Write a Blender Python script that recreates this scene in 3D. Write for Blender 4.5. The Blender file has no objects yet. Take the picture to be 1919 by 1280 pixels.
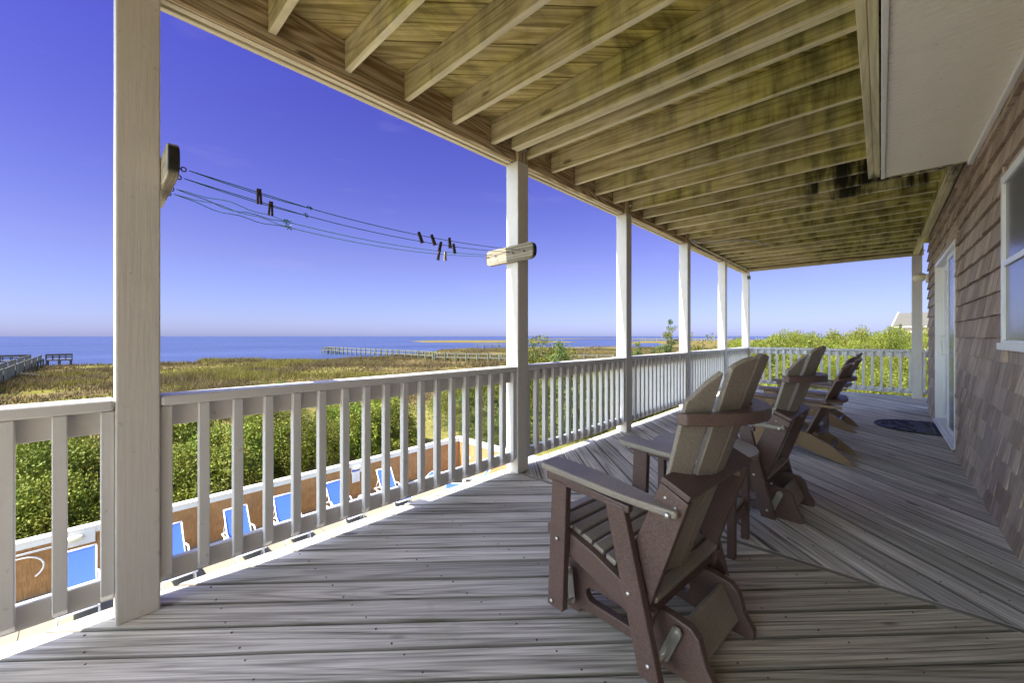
import bpy, math, random
import numpy as np
from mathutils import Vector, Matrix
from mathutils.geometry import tessellate_polygon
R = math.radians
random.seed(7); rng = np.random.default_rng(7)
S = bpy.context.scene
C = S.collection

# ------------------------------------------------------------------ camera
EYE = 1.2; F = 746.0; YAW = R(42.8)
cam_d = bpy.data.cameras.new('camera'); cam = bpy.data.objects.new('camera', cam_d); C.objects.link(cam)
cam.location = (0, 0, EYE); cam.rotation_euler = (R(90), 0, YAW)
cam_d.sensor_width = 36; cam_d.lens = F / 1919 * 36; cam_d.shift_y = -10 / 1919
cam_d.clip_start = 0.05; cam_d.clip_end = 30000
S.camera = cam
S.view_settings.view_transform = 'Standard'; S.view_settings.look = 'None'
S.view_settings.gamma = 1.0; S.view_settings.use_curve_mapping = False
S.view_settings.exposure = 2.55
S.render.resolution_x = 1024; S.render.resolution_y = 684
S.cycles.max_bounces = 10; S.cycles.diffuse_bounces = 7

# ------------------------------------------------------------------ sky and sun
SUNV = Vector((-0.093, -0.73, 1.0)).normalized()
wd = bpy.data.worlds.new("World"); S.world = wd; wd.use_nodes = True
wt = wd.node_tree; wt.nodes.clear()
def wn(t): return wt.nodes.new(t)
sky = wn('ShaderNodeTexSky'); sky.sky_type = 'NISHITA'; sky.sun_disc = False
sky.sun_elevation = math.asin(SUNV.z); sky.sun_rotation = R(187); sky.altitude = 0
sky.air_density = 1.0; sky.dust_density = 0.6; sky.ozone_density = 3.0
tc = wn('ShaderNodeTexCoord'); sx = wn('ShaderNodeSeparateXYZ')
# graded sky: deep violet blue overhead to the north-west, unseen south and east brightened to fill the porch
gr = wn('ShaderNodeValToRGB'); el_ = gr.color_ramp.elements
el_[0].position = 0.0; el_[0].color = (.228, .255, .52, 1); el_[1].position = .62; el_[1].color = (.175, .118, .42, 1)
for p_, c_ in ((.05, (.24, .24, .43, 1)), (.17, (.28, .215, .37, 1)), (.36, (.228, .162, .395, 1))):
    q_ = el_.new(p_); q_.color = c_
south_fill = wn('ShaderNodeMapRange'); south_fill.interpolation_type = 'SMOOTHSTEP'
south_fill.inputs['From Min'].default_value = 0.10; south_fill.inputs['From Max'].default_value = 0.75
neg = wn('ShaderNodeMath'); neg.operation = 'MULTIPLY'; neg.inputs[1].default_value = -1.0
gm = wn('ShaderNodeMix'); gm.data_type = 'RGBA'; gm.inputs['B'].default_value = (2.15, 1.95, 1.65, 1)
tint = wn('ShaderNodeMix'); tint.data_type = 'RGBA'; tint.blend_type = 'MULTIPLY'; tint.inputs['Factor'].default_value = 1
wt.links.new(tc.outputs['Generated'], sx.inputs[0]); wt.links.new(sx.outputs[2], gr.inputs[0]); wt.links.new(sx.outputs[1], neg.inputs[0])
east_fill = wn('ShaderNodeMapRange'); east_fill.interpolation_type = 'SMOOTHSTEP'; east_fill.inputs['From Min'].default_value = 0.22; east_fill.inputs['From Max'].default_value = 0.85; east_fill.inputs['To Max'].default_value = 0.8  # extra eastern sky brightness, out of view, added to fill the far deck
gmx = wn('ShaderNodeMath'); gmx.operation = 'MAXIMUM'
wt.links.new(neg.outputs[0], south_fill.inputs['Value']); wt.links.new(sx.outputs[0], east_fill.inputs['Value'])
wt.links.new(south_fill.outputs[0], gmx.inputs[0]); wt.links.new(east_fill.outputs[0], gmx.inputs[1]); wt.links.new(gmx.outputs[0], gm.inputs['Factor']); wt.links.new(gr.outputs[0], gm.inputs['A'])
# faint high cloud wisps
mp = wn('ShaderNodeMapping'); mp.inputs['Scale'].default_value = (3, 3, 16)
nz = wn('ShaderNodeTexNoise'); nz.inputs['Scale'].default_value = 1.6; nz.inputs['Detail'].default_value = 5
rp = wn('ShaderNodeMapRange'); rp.inputs['From Min'].default_value = 0.60; rp.inputs['From Max'].default_value = 0.85
rp.inputs['To Max'].default_value = 0.10
cl = wn('ShaderNodeMix'); cl.data_type = 'RGBA'; cl.inputs['B'].default_value = (1.8, 1.6, 2.2, 1)
bg = wn('ShaderNodeBackground'); bg.inputs['Strength'].default_value = 0.0765
out = wn('ShaderNodeOutputWorld')
lk = wt.links.new
lk(sky.outputs[0], tint.inputs['A']); lk(gm.outputs['Result'], tint.inputs['B'])
lk(tc.outputs['Generated'], mp.inputs[0]); lk(mp.outputs[0], nz.inputs['Vector']); lk(nz.outputs['Fac'], rp.inputs['Value'])
lk(rp.outputs[0], cl.inputs['Factor']); lk(tint.outputs['Result'], cl.inputs['A'])
lk(cl.outputs['Result'], bg.inputs['Color']); lk(bg.outputs[0], out.inputs['Surface'])
sun_d = bpy.data.lights.new('sun', 'SUN'); sun_d.energy = 2.75; sun_d.angle = R(0.5); sun_d.color = (1, 0.95, 0.86)
sun = bpy.data.objects.new('sun', sun_d); C.objects.link(sun)
sun.rotation_euler = SUNV.to_track_quat('Z', 'Y').to_euler(); sun.location = (0, 0, 30)

# ------------------------------------------------------------------ helpers
def tag(o, label=None, cat=None, group=None, kind=None):
    if label: o['label'] = label
    if cat: o['category'] = cat
    if group: o['group'] = group
    if kind: o['kind'] = kind
    return o
def empty(name, loc, label, cat, group=None, rz=0):
    o = bpy.data.objects.new(name, None); C.objects.link(o); o.location = loc; o.rotation_euler = (0, 0, rz)
    o.empty_display_size = 0.1
    return tag(o, label, cat, group)
def copy_tree(o, loc=None, rz=None, label=None, parent=None, scale=None):
    c = o.copy(); C.objects.link(c)
    if parent is not None: c.parent = parent
    if loc is not None: c.location = loc
    if rz is not None: c.rotation_euler = (0, 0, rz)
    if scale is not None: c.scale = scale
    if label: c['label'] = label
    for ch in list(o.children): copy_tree(ch, parent=c)
    return c

class MB:
    """collects shapes; build() links them as ONE mesh object"""
    def __init__(s): s.v = []; s.f = []; s.uv = []; s.r = []
    def add(s, vs, fs, uvs, r=None):
        b = len(s.v); s.v += [tuple(v) for v in vs]
        r = random.random() if r is None else r
        for f, u in zip(fs, uvs):
            s.f.append(tuple(b + i for i in f)); s.uv.append(u); s.r.append(r)
    def obox(s, M, L, W, H, r=None):
        """box centred on M, length along local x"""
        vs = []; loc = []
        for x in (-L/2, L/2):
            for y in (-W/2, W/2):
                for z in (-H/2, H/2):
                    loc.append((x, y, z)); vs.append(M @ Vector((x, y, z)))
        fs = [(0,1,3,2),(4,6,7,5),(0,4,5,1),(2,3,7,6),(0,2,6,4),(1,5,7,3)]
        uvs = []
        for k, f in enumerate(fs):
            if k < 2: uvs.append([(loc[i][1], loc[i][2] + 3) for i in f])
            elif k < 4: uvs.append([(loc[i][0], loc[i][2] + (.31 if k == 2 else .77)) for i in f])
            else: uvs.append([(loc[i][0], loc[i][1] + (1.3 if k == 4 else 0)) for i in f])
        s.add(vs, fs, uvs, r)
    def box(s, x0, x1, y0, y1, z0, z1, axis=None, r=None):
        d = [x1-x0, y1-y0, z1-z0]
        if axis is None: axis = d.index(max(d))
        c = Matrix.Translation(((x0+x1)/2, (y0+y1)/2, (z0+z1)/2))
        if axis == 0: s.obox(c, d[0], d[1], d[2], r)
        elif axis == 1: s.obox(c @ Matrix.Rotation(R(90), 4, 'Z'), d[1], d[0], d[2], r)
        else: s.obox(c @ Matrix.Rotation(R(-90), 4, 'Y'), d[2], d[1], d[0], r)
    def prism(s, poly, O, A, B, T, holes=(), uvdir=0, r=None):
        """polygon (a,b) in plane O + aA + bB, extruded by vector T"""
        O = Vector(O); A = Vector(A); B = Vector(B); T = Vector(T)
        loops = [list(poly)] + [list(h) for h in holes]
        pts = [p for l in loops for p in l]; n = len(pts)
        vs = [O + A*a + B*b for a, b in pts] + [O + A*a + B*b + T for a, b in pts]
        if holes:
            tr = tessellate_polygon([[Vector((a, b, 0)) for a, b in l] for l in loops])
            caps = [tuple(t) for t in tr]
        else: caps = [tuple(range(n))]
        def U(a, b): return (a, b) if uvdir == 0 else (b, a)
        # orientation
        a0 = sum(poly[i][0]*poly[(i+1) % len(poly)][1] - poly[(i+1) % len(poly)][0]*poly[i][1] for i in range(len(poly)))
        flip = (A.cross(B).dot(T) > 0) == (a0 > 0)
        fs = []; uvs = []
        for c in caps:
            if holes:
                p = [pts[i] for i in c]
                ar = (p[1][0]-p[0][0])*(p[2][1]-p[0][1]) - (p[2][0]-p[0][0])*(p[1][1]-p[0][1])
                if (ar > 0) != (a0 > 0): c = tuple(reversed(c))
            c1 = tuple(reversed(c)) if flip else c
            fs.append(c1); uvs.append([U(*pts[i]) for i in c1])
            c2 = tuple(i + n for i in reversed(c1)); fs.append(c2); uvs.append([U(*pts[i-n]) for i in c2])
        th = T.length; b = 0
        for l in loops:
            m = len(l); acc = 0
            ar = sum(l[i][0]*l[(i+1) % m][1] - l[(i+1) % m][0]*l[i][1] for i in range(m))
            for i in range(m):
                j = (i+1) % m; dl = math.dist(l[i], l[j])
                q = (b+i, b+j, b+j+n, b+i+n); u = [(acc, .5), (acc+dl, .5), (acc+dl, .5+th), (acc, .5+th)]
                fl = flip if l is loops[0] else (not flip if (ar > 0) == (a0 > 0) else flip)
                if l is not loops[0] and (ar > 0) == (a0 > 0): fl = not flip
                if not fl: q = tuple(reversed(q)); u = list(reversed(u))
                fs.append(q); uvs.append(u); acc += dl
            b += m
        s.add(vs, fs, uvs, r)
    def tube(s, pts, rad, n=8, r=None, cap=True):
        pts = [Vector(p) for p in pts]; rings = []
        up = Vector((0, 0, 1))
        rads = rad if isinstance(rad, (list, tuple)) else [rad]*len(pts)
        for i, p in enumerate(pts):
            t = (pts[min(i+1, len(pts)-1)] - pts[max(i-1, 0)]).normalized()
            a = t.cross(up)
            if a.length < .05: a = t.cross(Vector((1, 0, 0)))
            a.normalize(); b = t.cross(a)
            rings.append([p + (a*math.cos(2*math.pi*k/n) + b*math.sin(2*math.pi*k/n))*rads[i] for k in range(n)])
        vs = [q for g in rings for q in g]; fs = []; uvs = []; acc = 0
        for i in range(len(pts)-1):
            dl = (pts[i+1]-pts[i]).length
            for k in range(n):
                k2 = (k+1) % n
                fs.append((i*n+k, i*n+k2, (i+1)*n+k2, (i+1)*n+k))
                uvs.append([(acc, k/n*.2), (acc, (k+1)/n*.2), (acc+dl, (k+1)/n*.2), (acc+dl, k/n*.2)])
            acc += dl
        if cap:
            fs.append(tuple(reversed(range(n)))); uvs.append([(0, 0)]*n)
            m = (len(pts)-1)*n; fs.append(tuple(m+k for k in range(n))); uvs.append([(0, 0)]*n)
        s.add(vs, fs, uvs, r)
    def ball(s, c, rx, ry=None, rz=None, n=10, r=None):
        ry = rx if ry is None else ry; rz = rx if rz is None else rz
        c = Vector(c); vs = [c + Vector((0, 0, rz))]; m = n//2
        for i in range(1, m):
            a = math.pi*i/m
            for k in range(n):
                b = 2*math.pi*k/n
                vs.append(c + Vector((rx*math.sin(a)*math.cos(b), ry*math.sin(a)*math.sin(b), rz*math.cos(a))))
        vs.append(c - Vector((0, 0, rz))); fs = []
        for k in range(n):
            fs.append((0, 1+k, 1+(k+1) % n))
            for i in range(m-2):
                fs.append((1+i*n+k, 1+(i+1)*n+k, 1+(i+1)*n+(k+1) % n, 1+i*n+(k+1) % n))
            fs.append((len(vs)-1, 1+(m-2)*n+(k+1) % n, 1+(m-2)*n+k))
        s.add(vs, fs, [[(0, 0)]*len(f) for f in fs], r)
    def build(s, name, mat, parent=None, bevel=0, smooth=False, seg=2):
        me = bpy.data.meshes.new(name); me.from_pydata(s.v, [], s.f)
        uvl = me.uv_layers.new(name='UVMap')
        uvl.data.foreach_set('uv', np.array([c for u in s.uv for p in u for c in p], dtype=np.float32))
        at = me.attributes.new('rnd', 'FLOAT', 'FACE'); at.data.foreach_set('value', np.array(s.r, dtype=np.float32))
        me.materials.append(mat); me.update()
        if smooth: me.polygons.foreach_set('use_smooth', [True]*len(me.polygons))
        o = bpy.data.objects.new(name, me); C.objects.link(o)
        if parent is not None: o.parent = parent
        if bevel:
            b = o.modifiers.new('bevel', 'BEVEL'); b.width = bevel; b.segments = seg; b.limit_method = 'ANGLE'; b.angle_limit = R(35)
            b.harden_normals = False
        return o

def world_at(px, d, z=0):            # photo column + depth -> place in the world
    t = (px - 960)/F
    return Vector((d*(-math.sin(YAW) + math.cos(YAW)*t), d*(math.cos(YAW) + math.sin(YAW)*t), z))
def on_plane(px, py, z):             # photo point on the level z
    return world_at(px, F*(EYE - z)/(py - 630.0), z)

# ------------------------------------------------------------------ materials
def newmat(name):
    m = bpy.data.materials.new(name); m.use_nodes = True
    nt = m.node_tree; b = nt.nodes['Principled BSDF']
    return m, nt, b
class G:
    def __init__(s, nt): s.nt = nt
    def n(s, t, ins=None, **pr):
        x = s.nt.nodes.new(t)
        for k, v in pr.items(): setattr(x, k, v)
        for k, v in (ins or {}).items(): s.set(x.inputs[k], v)
        return x
    def set(s, sock, v):
        if isinstance(v, bpy.types.NodeSocket): s.nt.links.new(v, sock)
        else: sock.default_value = v
    def math(s, op, a, b=0.0, clamp=False):
        x = s.n('ShaderNodeMath', operation=op, use_clamp=clamp); s.set(x.inputs[0], a); s.set(x.inputs[1], b); return x.outputs[0]
    def noise(s, vec, scale, detail=3, rough=.55, dist=0):
        return s.n('ShaderNodeTexNoise', {'Vector': vec, 'Scale': scale, 'Detail': detail, 'Roughness': rough, 'Distortion': dist}).outputs['Fac']
    def xyz(s, x, y, z=0.0):
        c = s.n('ShaderNodeCombineXYZ'); s.set(c.inputs[0], x); s.set(c.inputs[1], y); s.set(c.inputs[2], z); return c.outputs[0]
    def mix(s, fac, a, b, mode='MIX'):
        x = s.n('ShaderNodeMix', data_type='RGBA', blend_type=mode); s.set(x.inputs['Factor'], fac)
        for k, v in (('A', a), ('B', b)):
            s.set(x.inputs[k], (*v, 1) if isinstance(v, tuple) and len(v) == 3 else v)
        return x.outputs['Result']
    def rng(s, v, a, b, c=0.0, d=1.0):
        x = s.n('ShaderNodeMapRange', {'Value': v, 'From Min': a, 'From Max': b, 'To Min': c, 'To Max': d}); return x.outputs[0]
    def bump(s, h, strength=.3, dist=.01):
        return s.n('ShaderNodeBump', {'Height': h, 'Strength': strength, 'Distance': dist}).outputs[0]
    def obj(s): return s.n('ShaderNodeTexCoord').outputs['Object']
    def pos(s): return s.n('ShaderNodeNewGeometry').outputs['Position']
    def sep(s, v): return s.n('ShaderNodeSeparateXYZ', {0: v}).outputs
    def rnd(s): return s.n('ShaderNodeAttribute', attribute_name='rnd').outputs['Fac']
    def uv(s): return s.n('ShaderNodeUVMap').outputs[0]
    def orand(s): return s.n('ShaderNodeObjectInfo').outputs['Random']

def wood(name, light, dark, freq=34, ringmix=.55, rough=.75, var=.35, knots=True, bump=.35, extra=None, fiber=.45, rpow=1.6, f2=.5, us=.55, vs=6.0):
    m, nt, b = newmat(name); g = G(nt)
    u = g.sep(g.uv()); r = g.rnd(); ro = g.math('ADD', r, g.orand()); rr = g.math('MULTIPLY', ro, 37.0)
    ux = g.math('ADD', u[0], g.math('MULTIPLY', r, 21.0)); vy = g.math('ADD', u[1], g.math('MULTIPLY', r, 3.7))
    v1 = g.xyz(g.math('MULTIPLY', ux, float(us)), g.math('MULTIPLY', vy, float(vs)), rr)
    n1 = g.noise(v1, 1.0, 1.5, .4)
    ring = g.math('MULTIPLY', g.math('ADD', g.math('SINE', g.math('MULTIPLY', n1, float(freq*2))), 1.0), .5)
    ring = g.math('POWER', ring, float(rpow))
    fib = g.noise(g.xyz(g.math('MULTIPLY', ux, 2.2), g.math('MULTIPLY', vy, 110.0), rr), 1.0, 3, .6)
    fib2 = g.noise(g.xyz(g.math('MULTIPLY', ux, .9), g.math('MULTIPLY', vy, 22.0), rr), 1.0, 3, .6)
    fac = g.math('ADD', g.math('MULTIPLY', ring, ringmix), g.math('MULTIPLY', g.rng(fib, .40, .62), fiber), True)
    fac = g.math('ADD', fac, g.math('MULTIPLY', g.rng(fib2, .46, .62), float(f2)), True)
    col = g.mix(fac, light, dark)
    if knots:
        vo = g.n('ShaderNodeTexVoronoi', {'Vector': g.xyz(g.math('MULTIPLY', ux, 1.3), g.math('MULTIPLY', vy, 4.0), rr), 'Scale': 1.0})
        k = g.rng(vo.outputs['Distance'], .05, .085, 1, 0)
        col = g.mix(g.math('MULTIPLY', k, .75, True), col, tuple(c*.3 for c in dark))
    val = g.rng(g.n('ShaderNodeTexWhiteNoise', {'Vector': g.xyz(rr, g.math('MULTIPLY', r, 91.0))}).outputs['Value'], 0, 1, 1-var*.6, 1+var*.5)
    col = g.n('ShaderNodeHueSaturation', {'Color': col, 'Value': val}).outputs[0]
    if extra: col = extra(g, col, u, rr)
    nt.links.new(col, b.inputs['Base Color']); b.inputs['Roughness'].default_value = rough
    b.inputs['Specular IOR Level'].default_value = .25
    h = g.math('ADD', g.math('MULTIPLY', ring, -.5), g.math('MULTIPLY', fib, -.8))
    nt.links.new(g.bump(h, bump, .004), b.inputs['Normal'])
    return m
def deck_extra(g, col, u, rr):
    p = g.pos(); s = g.sep(p)
    big = g.noise(p, .9, 4, .6)
    col = g.mix(g.rng(big, .42, .66, 0, .35), col, g.mix(1.0, col, (.62, .62, .56), 'MULTIPLY'))
    # dirt bleeding out along the boards by the house, greenish
    st = g.noise(g.xyz(g.math('MULTIPLY', u[0], 1.3), g.math('MULTIPLY', u[1], 14.0), rr), 1.0, 4, .65)
    near_wall = g.rng(s[0], -1.1, .5)
    fac = g.math('MULTIPLY', g.rng(st, .47, .68), g.math('ADD', .12, g.math('MULTIPLY', near_wall, .5)), True)
    col = g.mix(fac, col, g.mix(1.0, col, (.42, .42, .32), 'MULTIPLY'))
    # greener boards on the near side of the mitre strip
    nr = g.math('MULTIPLY', g.rng(s[1], 2.63, 2.55), g.rng(s[0], -1.9, -.2))
    col = g.mix(g.math('MULTIPLY', nr, .8), col, g.mix(1.0, col, (.66, .62, .50), 'MULTIPLY'))
    ed = g.math('ABSOLUTE', g.math('SUBTRACT', u[1], .0695)); col = g.mix(g.rng(ed, .0610, .0655, 0, .65), col, (.045, .042, .025))
    al = g.noise(p, 1.7, 5, .6)
    return g.mix(g.rng(al, .63, .75, 0, .45), col, (.22, .22, .09))
M_deck = wood('weathered_deck_wood', (.88, .83, .76), (.26, .235, .205), freq=44, ringmix=.36, rough=.8, var=.40, rpow=3.0, f2=.30, fiber=.42, us=.26, vs=7.0, extra=deck_extra, bump=.5)
def ceil_extra(g, col, u, rr):
    p = g.pos(); s = g.sep(p)
    a = g.noise(p, 1.3, 6, .68)
    streak = g.noise(g.xyz(g.math('MULTIPLY', s[0], 9.0), g.math('MULTIPLY', s[1], 1.2), g.math('MULTIPLY', s[2], 1.5)), 1.0, 4, .6)
    w = g.rng(s[0], -2.1, .2)
    fac = g.math('MULTIPLY', g.rng(g.math('ADD', a, g.math('MULTIPLY', w, .22)), .42, .70), .9, True)
    # light bounced from below painted in: paler joist undersides with less algae
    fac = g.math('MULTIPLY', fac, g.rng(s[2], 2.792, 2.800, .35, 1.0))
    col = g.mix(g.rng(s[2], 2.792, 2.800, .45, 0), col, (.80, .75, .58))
    col = g.mix(fac, col, g.mix(1.0, col, g.mix(g.rng(streak, .42, .62), (.78, .82, .38), (.26, .28, .12)), 'MULTIPLY'))
    # black mildew near the end of the white soffit
    dx = g.math('POWER', g.math('DIVIDE', g.math('SUBTRACT', s[0], .05), .9), 2.0)
    dy = g.math('POWER', g.math('DIVIDE', g.math('SUBTRACT', s[1], 5.5), .85), 2.0)
    near = g.math('SUBTRACT', 1.0, g.math('ADD', dx, dy), True)
    bl = g.math('MULTIPLY', g.rng(streak, .43, .60), g.rng(near, .0, .6))
    return g.mix(g.math('MULTIPLY', bl, .93), col, (.012, .011, .008))
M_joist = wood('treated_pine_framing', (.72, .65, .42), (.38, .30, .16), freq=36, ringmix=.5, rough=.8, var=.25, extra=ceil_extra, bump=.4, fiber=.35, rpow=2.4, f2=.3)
M_beam = wood('brown_treated_beam', (.68, .56, .37), (.28, .195, .10), freq=40, ringmix=.7, rough=.8, var=.15, bump=.4)
M_rim = wood('pale_edge_board', (.74, .68, .52), (.52, .46, .32), freq=20, ringmix=.35, rough=.8, var=.1)
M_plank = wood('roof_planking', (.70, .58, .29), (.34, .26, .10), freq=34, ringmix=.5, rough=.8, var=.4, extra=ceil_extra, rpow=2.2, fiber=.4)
M_peg = wood('dark_peg_wood', (.10, .07, .05), (.04, .025, .02), knots=False)
M_line_board = wood('bleached_board', (.42, .37, .28), (.17, .145, .10), freq=40, ringmix=.5, extra=lambda g, col, u, rr: g.mix(g.rng(g.math('ABSOLUTE', g.sep(g.obj())[0]), .268, .28), col, (.03, .028, .025)))
M_pier = wood('grey_pier_wood', (.15, .14, .115), (.09, .085, .07), knots=False, var=.4)
M_pierpost = wood('green_treated_pier_post', (.12, .14, .095), (.08, .095, .065), knots=False, var=.4)
M_pierdark = wood('dark_pier_wood', (.09, .075, .065), (.04, .035, .03), knots=False, var=.4)
M_bark = wood('bark', (.16, .12, .09), (.07, .05, .04), knots=False)

def paint(name, col, rough=.5, bump=.25, dirt=.25, spec=.4):
    m, nt, b = newmat(name); g = G(nt); o = g.obj(); u = g.sep(g.uv())
    n1 = g.noise(o, 3.0, 5, .65); fib = g.noise(g.xyz(g.math('MULTIPLY', u[0], 3.0), g.math('MULTIPLY', u[1], 60.0), g.orand()), 1.0, 3, .6)
    v = g.rng(n1, .35, .8, 1.0, 1-dirt)
    c = g.n('ShaderNodeHueSaturation', {'Color': (*col, 1), 'Value': v}).outputs[0]
    sp = g.noise(o, 26.0, 2, .5)
    c = g.mix(g.rng(sp, .70, .76, 0, .4), c, tuple(x*.45 for x in col))
    nt.links.new(c, b.inputs['Base Color']); b.inputs['Roughness'].default_value = rough; b.inputs['Specular IOR Level'].default_value = spec
    nt.links.new(g.bump(g.math('ADD', fib, g.math('MULTIPLY', n1, 2.0)), bump, .002), b.inputs['Normal'])
    return m
M_white = paint('white_painted_wood', (.71, .695, .675), .45, .45, .14)
M_post = paint('white_painted_post', (.65, .615, .57), .5, .6, .12)
M_vinyl = paint('white_vinyl', (.82, .82, .80), .35, .05, .05)
M_soffit = paint('cream_soffit_vinyl', (.90, .86, .76), .4, .05, .05)
M_cream = paint('cream_plastic', (.78, .74, .56), .35, .05, .05)
M_conduit = paint('grey_conduit', (.50, .50, .50), .4, .1, .1)
M_dark = paint('dark_fitting', (.05, .05, .05), .5, .1, .1)
M_concrete = paint('cream_concrete', (.25, .225, .165), .85, .3, .12, .2)
def speckle(name, col, amt=.25, rough=.5, bump=.3):
    m, nt, b = newmat(name); g = G(nt); o = g.obj()
    f = g.noise(o, 160.0, 3, .7); big = g.noise(o, 5.0, 4, .6)
    c = g.mix(g.rng(f, .35, .7), tuple(x*(1-amt) for x in col), tuple(min(1, x*(1+amt)) for x in col))
    c = g.n('ShaderNodeHueSaturation', {'Color': c, 'Value': g.rng(big, .3, .7, .88, 1.1)}).outputs[0]
    nt.links.new(c, b.inputs['Base Color']); b.inputs['Roughness'].default_value = rough; b.inputs['Specular IOR Level'].default_value = .45
    nt.links.new(g.bump(f, bump, .002), b.inputs['Normal']); return m
M_taupe = speckle('taupe_poly_lumber', (.29, .25, .20), .22, .42)
M_brown = speckle('brown_poly_lumber', (.128, .080, .066), .3, .42)
M_tan = speckle('tan_brown_poly_lumber', (.25, .16, .08), .25, .42)
M_choc = speckle('chocolate_poly_lumber', (.15, .092, .068), .25, .4)
def metal(name, col, rough):
    m, nt, b = newmat(name); g = G(nt)
    b.inputs['Base Color'].default_value = (*col, 1); b.inputs['Metallic'].default_value = .9
    nt.links.new(g.rng(g.noise(g.obj(), 30.0, 3), .3, .7, rough-.08, rough+.15), b.inputs['Roughness']); return m
M_steel = metal('steel', (.62, .60, .55), .35)
M_rust = metal('rusty_steel', (.16, .13, .10), .6)
def shingle(name, cols, dirt):
    m, nt, b = newmat(name); g = G(nt); u = g.sep(g.uv()); r = g.rnd(); rr = g.math('MULTIPLY', r, 71.0)
    wn_ = g.n('ShaderNodeTexWhiteNoise', {'Vector': g.xyz(rr, 0.3)}).outputs['Value']
    c = g.mix(wn_, cols[0], cols[1])
    st = g.noise(g.xyz(g.math('MULTIPLY', u[1], 45.0), g.math('MULTIPLY', u[0], 3.0), rr), 1.0, 4, .6)
    c = g.mix(g.rng(st, .45, .72, 0, .75), c, cols[2])
    big = g.noise(g.pos(), 1.2, 4, .6)
    c = g.mix(g.rng(big, .5, .75, 0, dirt), c, cols[3])
    nt.links.new(c, b.inputs['Base Color']); b.inputs['Roughness'].default_value = .85; b.inputs['Specular IOR Level'].default_value = .2
    nt.links.new(g.bump(st, .6, .004), b.inputs['Normal']); return m
M_shingle = shingle('weathered_shingle', ((.53, .42, .325), (.31, .235, .18), (.16, .115, .085), (.56, .485, .41)), .6)
M_cedar = shingle('orange_cedar_shingle', ((.42, .225, .095), (.34, .18, .075), (.21, .11, .045), (.42, .26, .13)), .3)
def glass(name, col, rough, ior=1.5):
    m, nt, b = newmat(name); g = G(nt); b.inputs['Base Color'].default_value = (*col, 1); b.inputs['Roughness'].default_value = rough
    b.inputs['IOR'].default_value = ior; b.inputs['Specular IOR Level'].default_value = .6
    nt.links.new(g.bump(g.noise(g.obj(), 2.0, 2), .15, .01), b.inputs['Normal']); return m
M_glass = glass('screened_glass', (.10, .105, .13), .22)
M_blind = glass('glass_over_white_blind', (.66, .66, .64), .2)
m, nt, b = newmat('rubber_mat'); g = G(nt)
vo = g.n('ShaderNodeTexVoronoi', {'Vector': g.obj(), 'Scale': 22.0}, feature='DISTANCE_TO_EDGE').outputs[0]
nt.links.new(g.mix(g.rng(vo, .03, .12), (.09, .09, .11), (.012, .012, .016)), b.inputs['Base Color'])
nt.links.new(g.bump(vo, -.8, .01), b.inputs['Normal']); b.inputs['Roughness'].default_value = .6; M_mat = m
m, nt, b = newmat('blue_sling_fabric'); g = G(nt)
nt.links.new(g.mix(g.noise(g.obj(), 40.0, 3), (.035, .095, .48), (.05, .13, .55)), b.inputs['Base Color']); b.inputs['Roughness'].default_value = .6; M_sling = m
m, nt, b = newmat('green_clothesline'); b.inputs['Base Color'].default_value = (.02, .12, .075, 1); b.inputs['Roughness'].default_value = .5; M_cord = m
m, nt, b = newmat('paper_notice'); g = G(nt); u = g.sep(g.obj())
ln = g.math('FRACT', g.math('MULTIPLY', u[2], 22.0)); inside = g.math('LESS_THAN', g.math('ABSOLUTE', u[1]), .10)
lines = g.math('MULTIPLY', g.math('GREATER_THAN', ln, .62), inside)
c = g.mix(g.math('MULTIPLY', lines, .55), (.80, .79, .80), (.18, .17, .2))
c = g.mix(g.math('GREATER_THAN', u[2], .17), c, (.05, .06, .42))
nt.links.new(c, b.inputs['Base Color']); M_notice = m
m, nt, b = newmat('water'); g = G(nt)
p = g.pos(); s_ = g.sep(p)
w1 = g.noise(g.xyz(g.math('MULTIPLY', s_[0], .22), g.math('MULTIPLY', s_[1], .09)), 1.0, 6, .65)
w2 = g.noise(g.xyz(g.math('MULTIPLY', s_[0], .012), g.math('MULTIPLY', s_[1], .004)), 1.0, 4, .6)
nt.links.new(g.mix(g.rng(w2, .35, .65), (.025, .04, .10), (.045, .065, .15)), b.inputs['Base Color'])
b.inputs['Roughness'].default_value = .32; b.inputs['IOR'].default_value = 1.33
nt.links.new(g.bump(w1, .9, 1.1), b.inputs['Normal']); M_water = m
m, nt, b = newmat('marsh_ground'); g = G(nt); p = g.pos(); s_ = g.sep(p)
rad = g.math('SQRT', g.math('ADD', g.math('MULTIPLY', s_[0], s_[0]), g.math('MULTIPLY', s_[1], s_[1])))
a = g.noise(p, .06, 6, .65); c1 = g.noise(p, 1.5, 6, .7); c2 = g.noise(p, .25, 5, .6)
c = g.mix(g.rng(c1, .3, .7), (.075, .055, .022), (.15, .112, .045))
c = g.mix(g.rng(a, .48, .62), c, g.mix(g.rng(c1, .3, .7), (.105, .098, .02), (.19, .175, .03)))
c = g.mix(g.rng(c2, .56, .72, 0, .5), c, (.20, .155, .085))
lawn = g.mix(g.rng(c1, .3, .7), (.10, .115, .025), (.26, .22, .07))
c = g.mix(g.rng(rad, 34, 42), lawn, c)
nt.links.new(c, b.inputs['Base Color']); b.inputs['Roughness'].default_value = .95; b.inputs['Specular IOR Level'].default_value = .1
nt.links.new(g.bump(c1, 1.0, .3), b.inputs['Normal']); M_ground = m
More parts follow.
